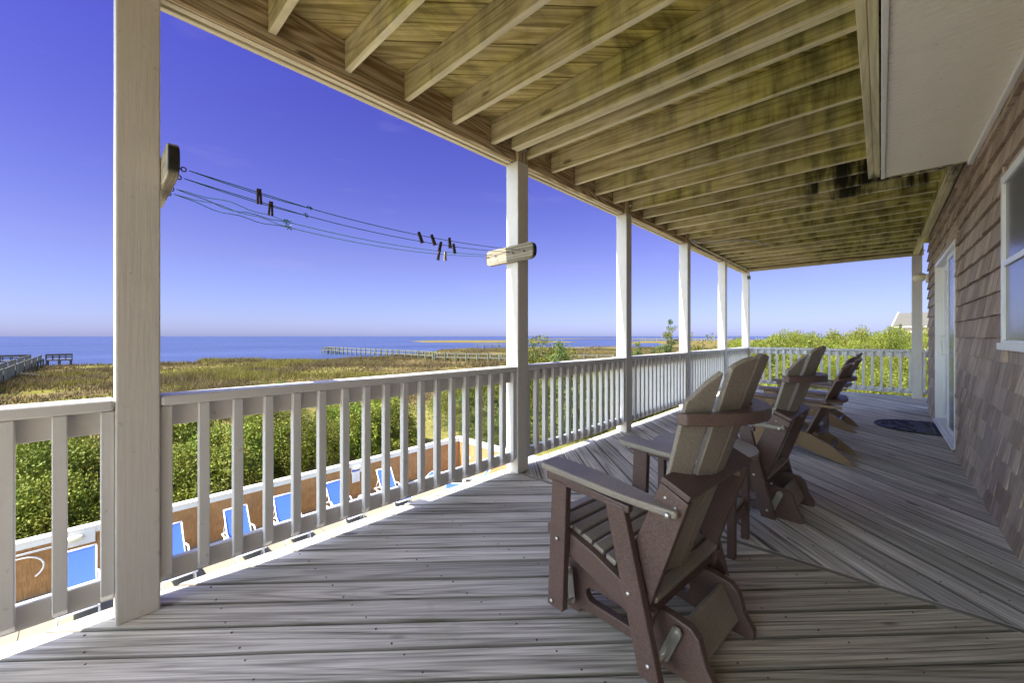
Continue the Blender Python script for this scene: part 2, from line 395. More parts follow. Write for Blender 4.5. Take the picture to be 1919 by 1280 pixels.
def leafmat(name, a, b_, c_, transl=.14):
    m, nt, b = newmat(name); g = G(nt); r = g.rnd(); p = g.pos()
    n = g.noise(p, .9, 3, .6)
    col = g.mix(r, a, b_); col = g.mix(g.rng(n, .42, .66, 0, .7), col, c_)
    col = g.n('ShaderNodeHueSaturation', {'Color': col, 'Value': g.rng(g.orand(), 0, 1, .8, 1.2), 'Hue': g.rng(g.orand(), 0, 1, .49, .51)}).outputs[0]
    nt.links.new(col, b.inputs['Base Color']); b.inputs['Roughness'].default_value = .6; b.inputs['Specular IOR Level'].default_value = .3
    tr = g.n('ShaderNodeBsdfTranslucent', {'Color': col}); mx = g.n('ShaderNodeMixShader', {0: transl, 1: b.outputs[0], 2: tr.outputs[0]})
    nt.links.new(mx.outputs[0], nt.nodes['Material Output'].inputs['Surface']); return m
M_leaf_g = leafmat('myrtle_leaves', (.055, .095, .010), (.22, .25, .026), (.18, .16, .02))
M_leaf_y = leafmat('juniper_leaves', (.026, .048, .006), (.175, .195, .014), (.11, .10, .015))
M_leaf_b = leafmat('cedar_leaves', (.035, .065, .022), (.13, .165, .035), (.15, .13, .03))
M_grass = leafmat('marsh_grass_blades', (.085, .060, .020), (.17, .125, .040), (.14, .12, .025), .35)
gn = M_grass.node_tree; g = G(gn); p = g.pos(); r = g.rnd()
lo = g.noise(p, .045, 5, .62); mid = g.noise(p, .22, 4, .6)
col = g.mix(r, (.060, .042, .018), (.15, .112, .045)); col = g.mix(g.rng(lo, .50, .60), col, g.mix(r, (.10, .088, .014), (.20, .17, .03)))
col = g.mix(g.rng(mid, .55, .68, 0, .7), col, g.mix(r, (.05, .034, .018), (.10, .07, .035)))
col = g.mix(g.rng(mid, .42, .30, 0, .6), col, (.24, .19, .10))
for n_ in [x for x in gn.nodes if x.type in ('BSDF_PRINCIPLED', 'BSDF_TRANSLUCENT')]: gn.links.new(col, n_.inputs[0])

# ------------------------------------------------------------------ ground, marsh and sea
SHORE = [(-1400, 690), (0, 691), (60, 690), (72, 687), (200, 684), (297, 682), (368, 681), (378, 675.5), (500, 675), (600, 674),
         (700, 672), (760, 668), (800, 661), (830, 656), (870, 653), (950, 654), (1010, 651), (1090, 651), (1155, 648.5), (1180, 642),
         (1200, 639), (1290, 638), (1400, 637), (1900, 636)]
def shore_r(th):     # th: angle from the viewing axis, to the right
    if abs(th) > 1.05: return (F*7.0/60 if th < -1.05 else F*7/6.)*1.6
    t = math.tan(th); px = 960 + F*t
    x = [q[0] for q in SHORE]; y = [q[1] for q in SHORE]
    py = float(np.interp(px, x, y)); return F*7.15/(py - 630)/math.cos(th)
def gz(r): k = min(1, max(0, (r-25)/55)); return -5.02 - .75*k*k*(3-2*k)
angs = np.concatenate([np.linspace(-math.pi, -1.06, 60, endpoint=False), np.linspace(-1.06, 1.06, 620), np.linspace(1.07, math.pi, 60, endpoint=False)])
ss = [0, .02, .05, .1, .15, .2, .26, .33, .4, .48, .56, .65, .74, .82, .9, .96, 1.0, 1.012]
V = [(0, 0, -5.02)]; Fc = []
for th in angs:
    rs = shore_r(th); wob = 1 + .006*math.sin(th*170) + .004*math.sin(th*431+1)
    for s in ss[1:]:
        r = rs*s*wob; z = gz(r) if s < .999 else (-5.93 if s < 1.005 else -6.6)
        if s > 1.005: r += .4
        ph = YAW - th
        V.append((-r*math.sin(ph), r*math.cos(ph), z))
nr = len(ss)-1; na = len(angs)
for i in range(na):
    j = (i+1) % na
    Fc.append((0, 1+j*nr, 1+i*nr))
    for k in range(nr-1): Fc.append((1+i*nr+k, 1+j*nr+k, 1+j*nr+k+1, 1+i*nr+k+1))
me = bpy.data.meshes.new('ground'); me.from_pydata(V, [], Fc); me.materials.append(M_ground); me.update()
o = bpy.data.objects.new('ground', me); C.objects.link(o); tag(o, kind='structure')
w = MB(); w.add([(-20000, -20000, -6), (20000, -20000, -6), (20000, 20000, -6), (-20000, 20000, -6)], [(0, 1, 2, 3)], [[(0, 0)]*4])
tag(w.build('sea', M_water), kind='structure')
# low grassy spits out in the sound
def spit(name, pts, zt=-5.75):
    poly = [on_plane(px, py, -6) for px, py in pts]; mb = MB(); n = len(poly)
    vs = [(p.x, p.y, -6.3) for p in poly] + [(p.x, p.y, zt) for p in poly]
    fs = [tuple(range(n, 2*n))] + [(i, (i+1) % n, (i+1) % n+n, i+n) for i in range(n)]
    mb.add(vs, fs, [[(0, 0)]*len(f) for f in fs]); return tag(mb.build(name, M_ground), kind='structure')
spit('marsh_island', [(771, 640), (804, 642), (900, 642.4), (1000, 642.3), (1070, 642.2), (1082, 641.2), (1040, 639.6), (960, 638), (850, 638), (790, 638.6)])
spit('sand_spit', [(960, 635.6), (1060, 635.6), (1156, 634.4), (1156, 633.9), (1060, 634.6), (960, 634.4)])
pond_c = [on_plane(px, py, -5.70) for px, py in ((1186, 652), (1215, 653.5), (1244, 652), (1247, 647), (1235, 643.2), (1200, 643), (1184, 646))]
w = MB(); w.add([(p.x, p.y, -5.69) for p in pond_c], [tuple(range(7))], [[(0, 0)]*7]); tag(w.build('pond', M_water), kind='structure')

def grass_field():
    N = 170000
    th = rng.uniform(-.93, .62, N); u = rng.random(N)
    R0 = np.array([shore_r(a) for a in np.linspace(-.93, .62, 400)]); rs = np.interp(th, np.linspace(-.93, .62, 400), R0)
    rs = np.minimum(rs, 260); r = 26 + (rs*.985-26)*u**.85
    ph = YAW - th; x = -r*np.sin(ph); y = r*np.cos(ph)
    # clumpy: keep more where a low frequency pattern is high
    pat = np.sin(x*.11+1.3*np.sin(y*.07)) * np.cos(y*.13+1.7*np.sin(x*.05)) + .5*np.sin(x*.31)*np.sin(y*.37)
    keep = (rng.random(N) < .45+.35*pat) & ~((x > -16.5) & (x < 14) & (y < 18)) & (r < 1e3)
    x, y, r, pat, th = x[keep], y[keep], r[keep], pat[keep], th[keep]; N = len(x)
    z = np.array([gz(q) for q in r]) - .02
    h = (.35+.35*rng.random(N))*(1+.5*np.clip(pat, -.6, 1))*np.clip(r/60, .75, 1.3); wd_ = .04+.06*rng.random(N)*np.clip(r/45, .8, 3)
    V = np.zeros((N, 9, 3)); 
    for k in range(3):
        a = rng.uniform(0, 2*np.pi, N); lx = rng.normal(0, .22, N)*h; ly = rng.normal(0, .22, N)*h
        ox = rng.normal(0, .12, N); oy = rng.normal(0, .12, N)
        V[:, k*3, 0] = x+ox-np.cos(a)*wd_/2; V[:, k*3, 1] = y+oy-np.sin(a)*wd_/2; V[:, k*3, 2] = z
        V[:, k*3+1, 0] = x+ox+np.cos(a)*wd_/2; V[:, k*3+1, 1] = y+oy+np.sin(a)*wd_/2; V[:, k*3+1, 2] = z
        V[:, k*3+2, 0] = x+ox+lx; V[:, k*3+2, 1] = y+oy+ly; V[:, k*3+2, 2] = z+h*rng.uniform(.7, 1.15, N)
    me = bpy.data.meshes.new('marsh_grass'); nf = N*3
    me.vertices.add(N*9); me.vertices.foreach_set('co', V.reshape(-1).astype(np.float32))
    me.loops.add(nf*3); me.loops.foreach_set('vertex_index', np.arange(nf*3, dtype=np.int32))
    me.polygons.add(nf); me.polygons.foreach_set('loop_start', np.arange(0, nf*3, 3, dtype=np.int32))
    at = me.attributes.new('rnd', 'FLOAT', 'FACE'); at.data.foreach_set('value', np.repeat(rng.random(N), 3).astype(np.float32))
    me.materials.append(M_grass); me.update(calc_edges=True)
    o = bpy.data.objects.new('marsh_grass', me); C.objects.link(o)
    tag(o, 'brown and olive marsh grass covering the flats down to the water', 'marsh grass', kind='stuff')
grass_field()

# ------------------------------------------------------------------ deck floor
XO, XI = -2.31, 0.57         # inner post line, house wall
PITCH = .146
def clip(poly, x0, x1, y0, y1):
    for ax, lim, sg in ((0, x0, 1), (0, x1, -1), (1, y0, 1), (1, y1, -1)):
        outp = []
        for i in range(len(poly)):
            a, b = poly[i-1], poly[i]; da = sg*(a[ax]-lim); db = sg*(b[ax]-lim)
            if (da >= 0) != (db >= 0):
                k = da/(da-db); outp.append((a[0]+(b[0]-a[0])*k, a[1]+(b[1]-a[1])*k))
            if db >= 0: outp.append(b)
        poly = outp
        if not poly: return []
    return poly
def boards(mb, rect, dirv, phase, ztop, th, gap=.007, jit=.0012, flip=False):
    d = Vector(dirv).normalized(); nrm = Vector((-d.y, d.x)); q = 1/math.sqrt(2)
    for k in range(-140, 160):
        a = phase + k*PITCH + gap/2; b_ = a + PITCH - gap
        rr_ = random.random(); zt = ztop + random.uniform(-jit, jit); ch = .006
        for (ca, cb, za, zb) in ((a, a+ch, zt-ch, zt), (a+ch, b_-ch, zt, zt), (b_-ch, b_, zt, zt-ch)):
            quad = [(d.x*L + nrm.x*c, d.y*L + nrm.y*c) for L, c in ((-40, ca), (40, ca), (40, cb), (-40, cb))]
            pl = clip(quad, *rect)
            if len(pl) < 3: continue
            ar = sum(pl[i][0]*pl[(i+1) % len(pl)][1]-pl[(i+1) % len(pl)][0]*pl[i][1] for i in range(len(pl)))
            if ar < 0: pl.reverse()
            n = len(pl); off = [(p[0]*nrm.x+p[1]*nrm.y) for p in pl]
            zs = [za + (zb-za)*min(1, max(0, (o_-ca)/(cb-ca))) for o_ in off]
            vs = [(p[0], p[1], z_) for p, z_ in zip(pl, zs)] + [(p[0], p[1], zt-th) for p in pl]
            uvp = [(p[0]*d.x+p[1]*d.y, o_-a) for p, o_ in zip(pl, off)]
            fs = [tuple(range(n)), tuple(reversed(range(n, 2*n)))] + [((i+1) % n, i, i+n, (i+1) % n+n) for i in range(n)]
            uvs = [uvp, [uvp[i] for i in reversed(range(n))]]
            for i in range(n):
                j = (i+1) % n; uvs.append([uvp[j], uvp[i], (uvp[i][0], uvp[i][1]-.03), (uvp[j][0], uvp[j][1]-.03)])
            mb.add(vs, fs, uvs, rr_)
mb = MB()
# boards run along (1,1): offset measured along (-1,1)/sqrt2
boards(mb, (-2.49, XI+.02, -6, 2.578), (1, 1), 1.395, 0, .03)
# boards run along (-1,1): normal (-1,-1)/sqrt2 -> offset = -(x+y)/sqrt2
boards(mb, (-2.49, 4, 2.622, 11.2), (-1, 1), -.674, 0, .03)
mb.box(-2.49, XI+.02, 2.584, 2.616, -.04, .0015, 0)
tag(mb.build('deck', M_deck), kind='structure')
sc = MB()
def screw(x, y):
    sc.tube([(x, y, -.002), (x, y, .0022)], .0042, 6)
for jy in np.arange(-.4, 9.2, .406):
    for k in range(-40, 60):
        near = jy < 2.5
        for o_ in (.028, .112):
            if near:
                s_ = 1.395 + k*PITCH + o_; y_ = jy; x_ = y_ - s_*math.sqrt(2)
                if not (y_ < 2.5): continue
            else:
                s_ = .674 + k*PITCH - o_; y_ = jy; x_ = s_*math.sqrt(2) - y_
            if -2.4 < x_ < .55: screw(x_ + random.uniform(-.006, .006), y_ + random.uniform(-.006, .006))
tag(sc.build('deck_screws', M_rust), kind='structure')
fr = MB()
fr.box(-2.47, -2.43, -6, 11.15, -.27, -.035, 1); fr.box(-2.43, 4, 11.1, 11.14, -.27, -.035, 0)
for y in np.arange(-5.8, 11, .406): fr.box(-2.43, XI, y, y+.038, -.26, -.036, 0)
tag(fr.build('deck_framing', M_joist), kind='structure')

# ------------------------------------------------------------------ porch posts
POST_Y = [-2.3, .093, 2.57, 4.584, 6.716, 8.86, 10.79]
names = ['white porch post behind the left end of the near railing',
         'thick white porch post in the foreground with a clothesline board on its far side',
         'white porch post with a pale clothesline board bolted across its front',
         'white porch post next beyond the one that ends the clothesline',
         'white porch post where the grey conduit starts along the beam',
         'white porch post last but one before the far railing corner',
         'white corner porch post where the long and far railings meet']
def post(x0, y, label):
    p = empty('porch_post', (x0+.07, y+.07, 0), label, 'porch post', 'white square porch posts')
    a = MB(); a.box(-.07, .07, -.07, .07, .002, 2.73, 2); a.build('post_shaft', M_post, p, bevel=.006)
    a = MB(); a.box(.012, .069, -.062, .062, 2.731, 2.96, 2); a.build('notched_top', M_beam, p, bevel=.003)
    a = MB(); a.tube([(.069, -.0, 2.83), (.092, 0, 2.83)], .018, 8); a.tube([(.09, 0, 2.83), (.11, 0, 2.83)], .009, 8); a.build('bolt', M_steel, p)
    a = MB(); a.box(-.07, .07, -.07, .07, -4.98, -.275, 2); a.build('lower_post', M_joist, p)
    return p
for y, l in zip(POST_Y, names): post(-2.45, y, l)
post(.44, 10.79, 'white porch post in the far railing beside the shingled wall corner')

# ------------------------------------------------------------------ railings
M_bal = M_white
def railing(p0, p1, inward, label):
    """from p0 to p1 along the inner post line; inward = unit vector to the porch side"""
    p0 = Vector(p0); p1 = Vector(p1); L = (p1-p0).length; ax = (p1-p0).normalized(); inw = Vector(inward)
    e = empty('railing', (*p0, 0), label, 'railing', 'white deck railings')
    def P(a, c, z): v = ax*a + inw*c; return Vector((v.x, v.y, z))
    def bar(mb, a0, a1, c0, c1, z0, z1, r=None):
        c = P((a0+a1)/2, (c0+c1)/2, (z0+z1)/2)
        M = Matrix.Translation(c) @ Matrix(((ax.x, inw.x, 0, 0), (ax.y, inw.y, 0, 0), (0, 0, 1, 0), (0, 0, 0, 1)))
        if abs(a1-a0) > abs(z1-z0): mb.obox(M, a1-a0, c1-c0, z1-z0, r)
        else: mb.obox(M @ Matrix.Rotation(R(-90), 4, 'Y'), z1-z0, c1-c0, a1-a0, r)
    a = MB(); bar(a, .001, L-.001, -.139, -.001, .892, .937); a.build('top_rail', M_white, e, bevel=.012, seg=3)
    a = MB(); bar(a, .001, L-.001, -.095, -.058, .795, .890); a.build('upper_rail_board', M_white, e, bevel=.003)
    a = MB(); bar(a, .001, L-.001, -.095, -.058, .092, .185); a.build('bottom_rail', M_white, e, bevel=.004)
    n = max(1, round((L-.042)/.134)); st = (L-.044)/n
    for k in range(n+1):
        c = .022 + st*k; b = MB()
        # baluster with a bevelled foot
        poly = [(-.057, .890), (-.015, .890), (-.015, .135), (-.057, .098)]
        O = P(c-.0205, 0, 0); b.prism(poly, O, Vector((inw.x, inw.y, 0)), Vector((0, 0, 1)), Vector((ax.x, ax.y, 0))*.041, uvdir=1)
        b.build('baluster', M_bal, e, bevel=.003, seg=1)
ys = POST_Y
rl = ['white railing section at the far left of the picture, left of the foreground post',
      'longest near white railing section between the foreground post and the clothesline post',
      'white railing section just beyond the clothesline post', 'white railing section between the third and fourth posts, left of the chair backs',
      'short looking white railing section before the last two side posts', 'white railing section ending at the far corner post']
railing((XO, -2.16), (XO, ys[1]), (1, 0), rl[0])
for i in range(1, 6): railing((XO, ys[i]+.14), (XO, ys[i+1]), (1, 0), rl[i])
railing((XO, 10.79), (.44, 10.79), (0, -1), 'far white railing across the end of the deck in front of yellow green shrubs')
railing((.58, 10.79), (3.6, 10.79), (0, -1), 'short white railing piece between the far post and the wall corner')

# ------------------------------------------------------------------ porch roof
rf = empty('porch_roof', (0, 0, 2.73), 'underside of the upper deck with yellow green stained joists over the porch', 'porch roof')
def rpart(mb, name, mat, bevel=.003, parent=rf, label=None, stuff=False):
    for i, v in enumerate(mb.v): mb.v[i] = (v[0], v[1], v[2]-2.73)
    o = mb.build(name, mat, parent, bevel=bevel, seg=1)
    if label: o['label'] = label
    return o
Y0R, Y1R = -2.8, 10.93
YS = [Y0R] + ys[1:] + [Y1R]
for i in range(len(ys)):
    a0 = Y0R if i == 0 else ys[i-1]+.14 if i > 1 else ys[0]
segs = [(Y0R, ys[1])] + [(ys[i]+.14, ys[i+1]) for i in range(1, 6)]
for a0, a1 in segs:
    a = MB(); a.box(-2.389, -2.352, a0+.002, a1-.002, 2.735, 2.815, 1); rpart(a, 'inner_beam_board', M_beam)
a = MB(); a.box(-2.43, -2.393, Y0R, Y1R, 2.732, 2.80, 1); rpart(a, 'outer_beam_board', M_rim)
a = MB(); a.box(-2.47, -2.434, Y0R, Y1R, 2.722, 2.99, 1); rpart(a, 'fascia_board', M_rim)
a = MB(); a.box(-2.389, -2.356, Y0R, Y1R, 2.817, 2.975, 1); rpart(a, 'rim_joist', M_beam)
# joists
k = -9
JY = []
while .68+.406*k < 10.55: JY.append(.68+.406*k); k += 1
for y in JY:
    if y < Y0R: continue
    j = .0 if 10 else 0
    x1 = -.085 if y < 4.9 else .45
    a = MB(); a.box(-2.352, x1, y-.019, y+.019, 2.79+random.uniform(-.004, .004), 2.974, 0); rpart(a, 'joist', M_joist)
for y in (2.475, 2.518): 
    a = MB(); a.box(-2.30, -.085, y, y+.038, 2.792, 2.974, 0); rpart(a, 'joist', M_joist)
a = MB(); a.box(-2.352, .60, 10.86, 10.9, 2.745, 2.974, 0); rpart(a, 'end_beam', M_beam)
a = MB(); a.box(-2.352, .60, 10.80, 10.84, 2.735, 2.80, 0); rpart(a, 'end_beam', M_joist)
for x0, x1 in ((-.083, -.045), (-.043, -.006)):
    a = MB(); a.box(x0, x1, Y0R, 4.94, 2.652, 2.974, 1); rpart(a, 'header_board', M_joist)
a = MB(); a.box(.452, .49, 9.0, 10.79, 2.752, 2.974, 1); a.box(.493, .53, 9.0, 10.79, 2.755, 2.974, 1); rpart(a, 'wall_ledger', M_joist)
a = MB(); a.box(.47, .508, 4.97, 8.99, 2.757, 2.974, 1); a.box(.511, .548, 4.97, 8.99, 2.75, 2.974, 1); rpart(a, 'wall_ledger', M_joist)
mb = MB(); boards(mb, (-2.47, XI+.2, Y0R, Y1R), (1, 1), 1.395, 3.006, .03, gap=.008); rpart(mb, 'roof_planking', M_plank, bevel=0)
a = MB(); a.box(-2.515, XI+.2, Y0R, Y1R, 3.0075, 3.03, 1); rpart(a, 'roof_sheet', M_dark, bevel=0)

# ------------------------------------------------------------------ house
hs_ = empty('beach_house', (XI, 0, 0), 'brown wood shingled house wall along the right side of the porch', 'house')
def hpart(mb, name, mat, bevel=.003, parent=hs_, off=(XI, 0, 0)):
    for i, v in enumerate(mb.v): mb.v[i] = (v[0]-off[0], v[1]-off[1], v[2]-off[2])
    return mb.build(name, mat, parent, bevel=bevel, seg=1)
def shingles(mb, O, A, N, length, z0, z1, expo, openings=(), wmin=.07, wmax=.20, th=.026, zoff=0.):
    """wedge shingles on the plane O + aA, facing N"""
    O = Vector(O); A = Vector(A); N = Vector(N)
    z = z0 - expo + zoff
    while z < z1:
        a = -random.random()*.1
        zt = min(z+expo, z1); zb = max(z, z0)
        while a < length:
            w_ = random.uniform(wmin, wmax); s0 = max(a, 0); s1 = min(a+w_-.003, length)
            parts = [(s0, s1)]
            for (oa, ob, oz0, oz1) in openings:
                np_ = []
                if zt > oz0+.04 and zb < oz1-.04:
                    for p, q in parts:
                        if q <= oa or p >= ob: np_.append((p, q))
                        else:
                            if p < oa: np_.append((p, oa))
                            if q > ob: np_.append((ob, q))
                    parts = np_
            rr = random.random()
            for p, q in parts:
                if q-p < .006 or zt-zb < .01: continue
                t0 = th*random.uniform(.8, 1.25); zz = zb + random.uniform(-.003, .003)
                def Pt(aa, n, zv): v = O + A*aa + N*n; return (v.x, v.y, zv)
                vs = [Pt(p, t0, zz), Pt(q, t0, zz), Pt(q, .003, zt), Pt(p, .003, zt), Pt(p, 0, zz), Pt(q, 0, zz)]
                fs = [(0, 1, 2, 3), (4, 5, 1, 0), (4, 0, 3), (5, 2, 1)]
                if A.cross(Vector((0, 0, 1))).dot(N) < 0: fs = [tuple(reversed(f)) for f in fs]
                uvm = [(zz, p), (zz, q), (zt, q), (zt, p), (zz-.01, p), (zz-.01, q)]
                mb.add(vs, fs, [[uvm[i] for i in f] for f in fs], rr)
            a += w_
        z += expo
DY0, DY1, DZ0, DZ1 = 5.94, 7.91, .055, 2.175
WY0, WY1, WZ0, WZ1 = 1.9, 3.83, 1.13, 2.17
mb = MB(); shingles(mb, (XI, -5, 0), (0, 1, 0), (-1, 0, 0), 14.2, 0.0, 2.78, .15, [(DY0+5-.0, DY1+5+.0, 0.02, DZ1+.0), (WY0+5, WY1+5, WZ0, WZ1)], .09, .2, zoff=.14-.15+.15)
hpart(mb, 'wall_shingles', M_shingle, bevel=0)
mb = MB(); shingles(mb, (XI, 9.2, 0), (1, 0, 0), (0, 1, 0), 4, -5.0, 2.9, .15); hpart(mb, 'end_wall_shingles', M_shingle, bevel=0)
mb = MB()
# wall core with real openings for door and window
for (a0, a1, b0, b1) in ((-5, WY0, -5, 5.4), (WY0, WY1, -5, WZ0), (WY0, WY1, WZ1, 5.4), (WY1, DY0, -5, 5.4), (DY0, DY1, -5, .02), (DY0, DY1, DZ1, 5.4), (DY1, 9.199, -5, 5.4)):
    mb.box(XI, XI+.16, a0, a1, b0, b1, 2)
mb.box(XI+.161, 9, 9.05, 9.198, -5, 5.4, 0); mb.box(8.84, 9, -5, 9.04, -5, 5.4, 1); mb.box(XI+.161, 8.83, -5, -4.85, -5, 5.4, 0)
hpart(mb, 'wall', M_shingle, bevel=0)
mb = MB(); mb.box(XI-.5, 9.5, -5.5, 9.7, 5.42, 5.6, 0); hpart(mb, 'roof', M_shingle, bevel=0)
mb = MB(); mb.box(XI+.17, 3.5, -4.8, 9.0, .0, .02, 0); mb.box(3.5, 3.6, -4.8, 9.0, 0.03, 2.8, 1); mb.box(XI+.17, 3.5, -4.8, 9.0, 2.80, 2.82, 0); hpart(mb, 'interior', M_vinyl, bevel=0)
# soffit of the projecting bay
mb = MB(); mb.box(.03, XI-.004, Y0R, 4.955, 2.649, 2.66, 1)
for i in range(int((4.95-Y0R)/.05)):
    y = Y0R+.01+i*.05; mb.box(.032, XI-.03, y, y+.043, 2.645, 2.6488, 0)
hpart(mb, 'soffit', M_soffit, bevel=0)
mb = MB(); mb.box(.002, .029, Y0R, 4.957, 2.632, 2.90, 1); hpart(mb, 'soffit_trim', M_vinyl)
mb = MB(); mb.box(XI-.045, XI-.016, Y0R, 4.957, 2.61, 2.644, 1); hpart(mb, 'soffit_trim', M_vinyl)
mb = MB(); mb.box(.03, XI-.002, 4.958, 4.975, 2.64, 2.90, 0); hpart(mb, 'bay_end_board', M_joist)
# trim boards over the door and at the corner
mb = MB(); mb.box(XI-.024, XI-.001, DY0-.13, DY1+.12, DZ1+.001, DZ1+.115, 1); hpart(mb, 'door_header', M_shingle)
mb = MB(); mb.box(XI-.02, XI-.001, WY1+.002, WY1+.04, WZ0-.02, WZ1+.1, 2); hpart(mb, 'window_casing', M_shingle)
mb = MB(); mb.box(XI-.022, XI-.001, DY0-.045, DY0-.002, .05, DZ1, 2); mb.box(XI-.022, XI-.001, DY1+.002, DY1+.045, .05, DZ1, 2); hpart(mb, 'door_casing', M_shingle)
mb = MB(); mb.box(XI-.03, XI-.001, DY0-.02, DY1+.02, .003, .05, 1); hpart(mb, 'door_sill_board', M_shingle)
# sliding door
def frame(mb, y0, y1, z0, z1, x0, x1, w_):
    mb.box(x0, x1, y0, y0+w_, z0, z1, 2); mb.box(x0, x1, y1-w_, y1, z0, z1, 2)
    mb.box(x0+.001, x1-.001, y0+w_, y1-w_, z0, z0+w_, 1); mb.box(x0+.001, x1-.001, y0+w_, y1-w_, z1-w_, z1, 1)
ym = 6.86
mb = MB(); frame(mb, DY0, DY1, .056, DZ1, XI-.028, XI+.12, .045); door = hpart(mb, 'sliding_door', M_vinyl)
def dpart(mb, name, mat, bevel=.003): return hpart(mb, name, mat, bevel, parent=door)
mb = MB(); frame(mb, ym-.04, DY1-.046, .104, DZ1-.046, XI+.05, XI+.085, .075); dpart(mb, 'door_panel', M_vinyl)
mb = MB(); mb.box(XI+.062, XI+.07, ym+.036, DY1-.122, .18, DZ1-.122, 2); dpart(mb, 'pane', M_blind, 0)
mb = MB(); frame(mb, DY0+.046, ym+.03, .104, DZ1-.046, XI+.0, XI+.03, .05); dpart(mb, 'screen_frame', M_vinyl)
mb = MB(); mb.box(XI+.012, XI+.018, DY0+.097, ym-.021, .155, DZ1-.097, 2); dpart(mb, 'screen', M_glass, 0)
mb = MB(); mb.tube([(XI-.002, ym+.0, .98), (XI-.045, ym, .99), (XI-.05, ym, 1.1), (XI-.045, ym, 1.2), (XI-.002, ym, 1.21)], .012, 8); dpart(mb, 'handle', M_vinyl, 0)
mb = MB(); mb.box(XI-.05, XI-.029, DY0, DY1, .056, .075, 1); dpart(mb, 'threshold', M_vinyl)
# window
mb = MB(); frame(mb, WY0, WY1, WZ0, WZ1, XI-.03, XI+.03, .048); win = hpart(mb, 'window', M_vinyl)
mb = MB(); mb.box(XI-.016, XI-.008, WY0+.049, WY1-.049, WZ0+.049, WZ1-.049, 1); hpart(mb, 'pane', M_glass, 0, parent=win)
mb = MB(); mb.box(XI-.027, XI-.0165, WY0+.056, WY1-.056, 1.62, 1.655, 1); hpart(mb, 'meeting_rail', M_vinyl, .002, parent=win)
mb = MB(); mb.box(XI-.045, XI-.031, WY0-.01, WY1+.01, WZ0-.012, WZ0+.03, 1); hpart(mb, 'sill', M_vinyl, .002, parent=win)
# floodlight at the wall corner
fl = empty('wall_light', (XI-.02, 9.0, 2.1), 'cream outdoor light fixture on the wall corner beside the sliding door', 'wall light')
mb = MB(); mb.box(-.03, .005, -.06, .06, -.06, .07, 2); mb.build('back_box', M_cream, fl, bevel=.008)
mb = MB(); mb.tube([(-.03, 0, .02), (-.06, 0, .03), (-.10, 0, .03), (-.15, 0, .01), (-.17, 0, -.01)], [.05, .065, .07, .055, .02], 14); mb.build('lamp_hood', M_cream, fl, smooth=True)
# conduit along the beam
mb = MB()
mb.tube([(-2.30, 6.80, 2.80), (-2.30, 6.9, 2.775), (-2.31, 7.2, 2.76), (-2.315, 8.0, 2.765), (-2.31, 9.2, 2.76), (-2.31, 10.4, 2.765), (-2.30, 10.66, 2.74), (-2.29, 10.72, 2.70), (-2.29, 10.74, 2.62)], .012, 8)
cd = mb.build('conduit', M_conduit, smooth=True); tag(cd, 'grey conduit clipped along the beam to the far corner post', 'conduit')
mb = MB(); mb.box(-2.32, -2.26, 10.70, 10.78, 2.55, 2.63, 2); mb.build('junction_box', M_dark, cd, bevel=.005)
mb = MB(); q = [(-2.28, 6.86, 2.80), (-2.24, 6.92, 2.76), (-2.1, 7.05, 2.75), (-1.9, 7.15, 2.755), (-1.65, 7.3, 2.77), (-1.5, 7.45, 2.75), (-1.45, 7.7, 2.735), (-1.38, 7.95, 2.76), (-1.36, 8.0, 2.80)]
mb.tube(q, .011, 8); tag(mb.build('cable', M_conduit, smooth=True), 'loose grey cable sagging below the joists', 'cable')

# ------------------------------------------------------------------ clothesline
def line_board(y, near, label):
    e = empty('clothesline_board', (-2.385, y, 1.915), label, 'clothesline board', 'boards holding the clothesline')
    pl = []; Lh = .29; hh = .07; r_ = .055
    for cx, cz, a0 in ((Lh-r_, hh-r_, 0), (-Lh+r_, hh-r_, 90), (-Lh+r_, -hh+r_, 180), (Lh-r_, -hh+r_, 270)):
        for k in range(6): a = R(a0+k*18); pl.append((cx+r_*math.cos(a), cz+r_*math.sin(a)))
    tilt = R(2.0 if near else 1.0)
    a = MB(); a.prism(pl, (0, -.0195, 0), (math.cos(tilt), 0, math.sin(tilt)), (-math.sin(tilt), 0, math.cos(tilt)), (0, .038, 0)); a.build('board', M_line_board, e, bevel=.005)
    s = 1 if near else -1
    for hx in (-.235, -.14, .07, .195):
        h = MB(); ring = [(hx, s*(.042+.009*math.cos(t)), .0+.009*math.sin(t)) for t in np.linspace(math.pi, 3*math.pi-.3, 12)]
        h.tube([(hx, s*.018, 0), (hx, s*.032, 0)] + ring, .0028, 6); h.build('eye_hook', M_rust, e)
    return e
line_board(.093+.14+.0205, True, 'weathered clothesline board edge-on beside the foreground post, with a dark end')
line_board(2.57-.0205, False, 'pale rounded clothesline board across the front of the second post')
HX = [-2.385+h for h in (.195, .07, -.14, -.235)]
LY0, LY1 = .093+.14+.08, 2.57-.10
def lpt(i, s, off=0.):      # point on line i
    z = 1.915 + (.004 if i > 1 else 0) - (.062+.006*i)*4*s*(1-s)*(1.1-.2*s) - off
    return Vector((HX[i], LY0+(LY1-LY0)*s, z))
ll = ['green clothesline cord nearest the porch, highest of the four', 'second green clothesline cord from the porch side',
      'third green clothesline cord from the porch side, with a frayed knot', 'outermost green clothesline cord, lowest in the picture']
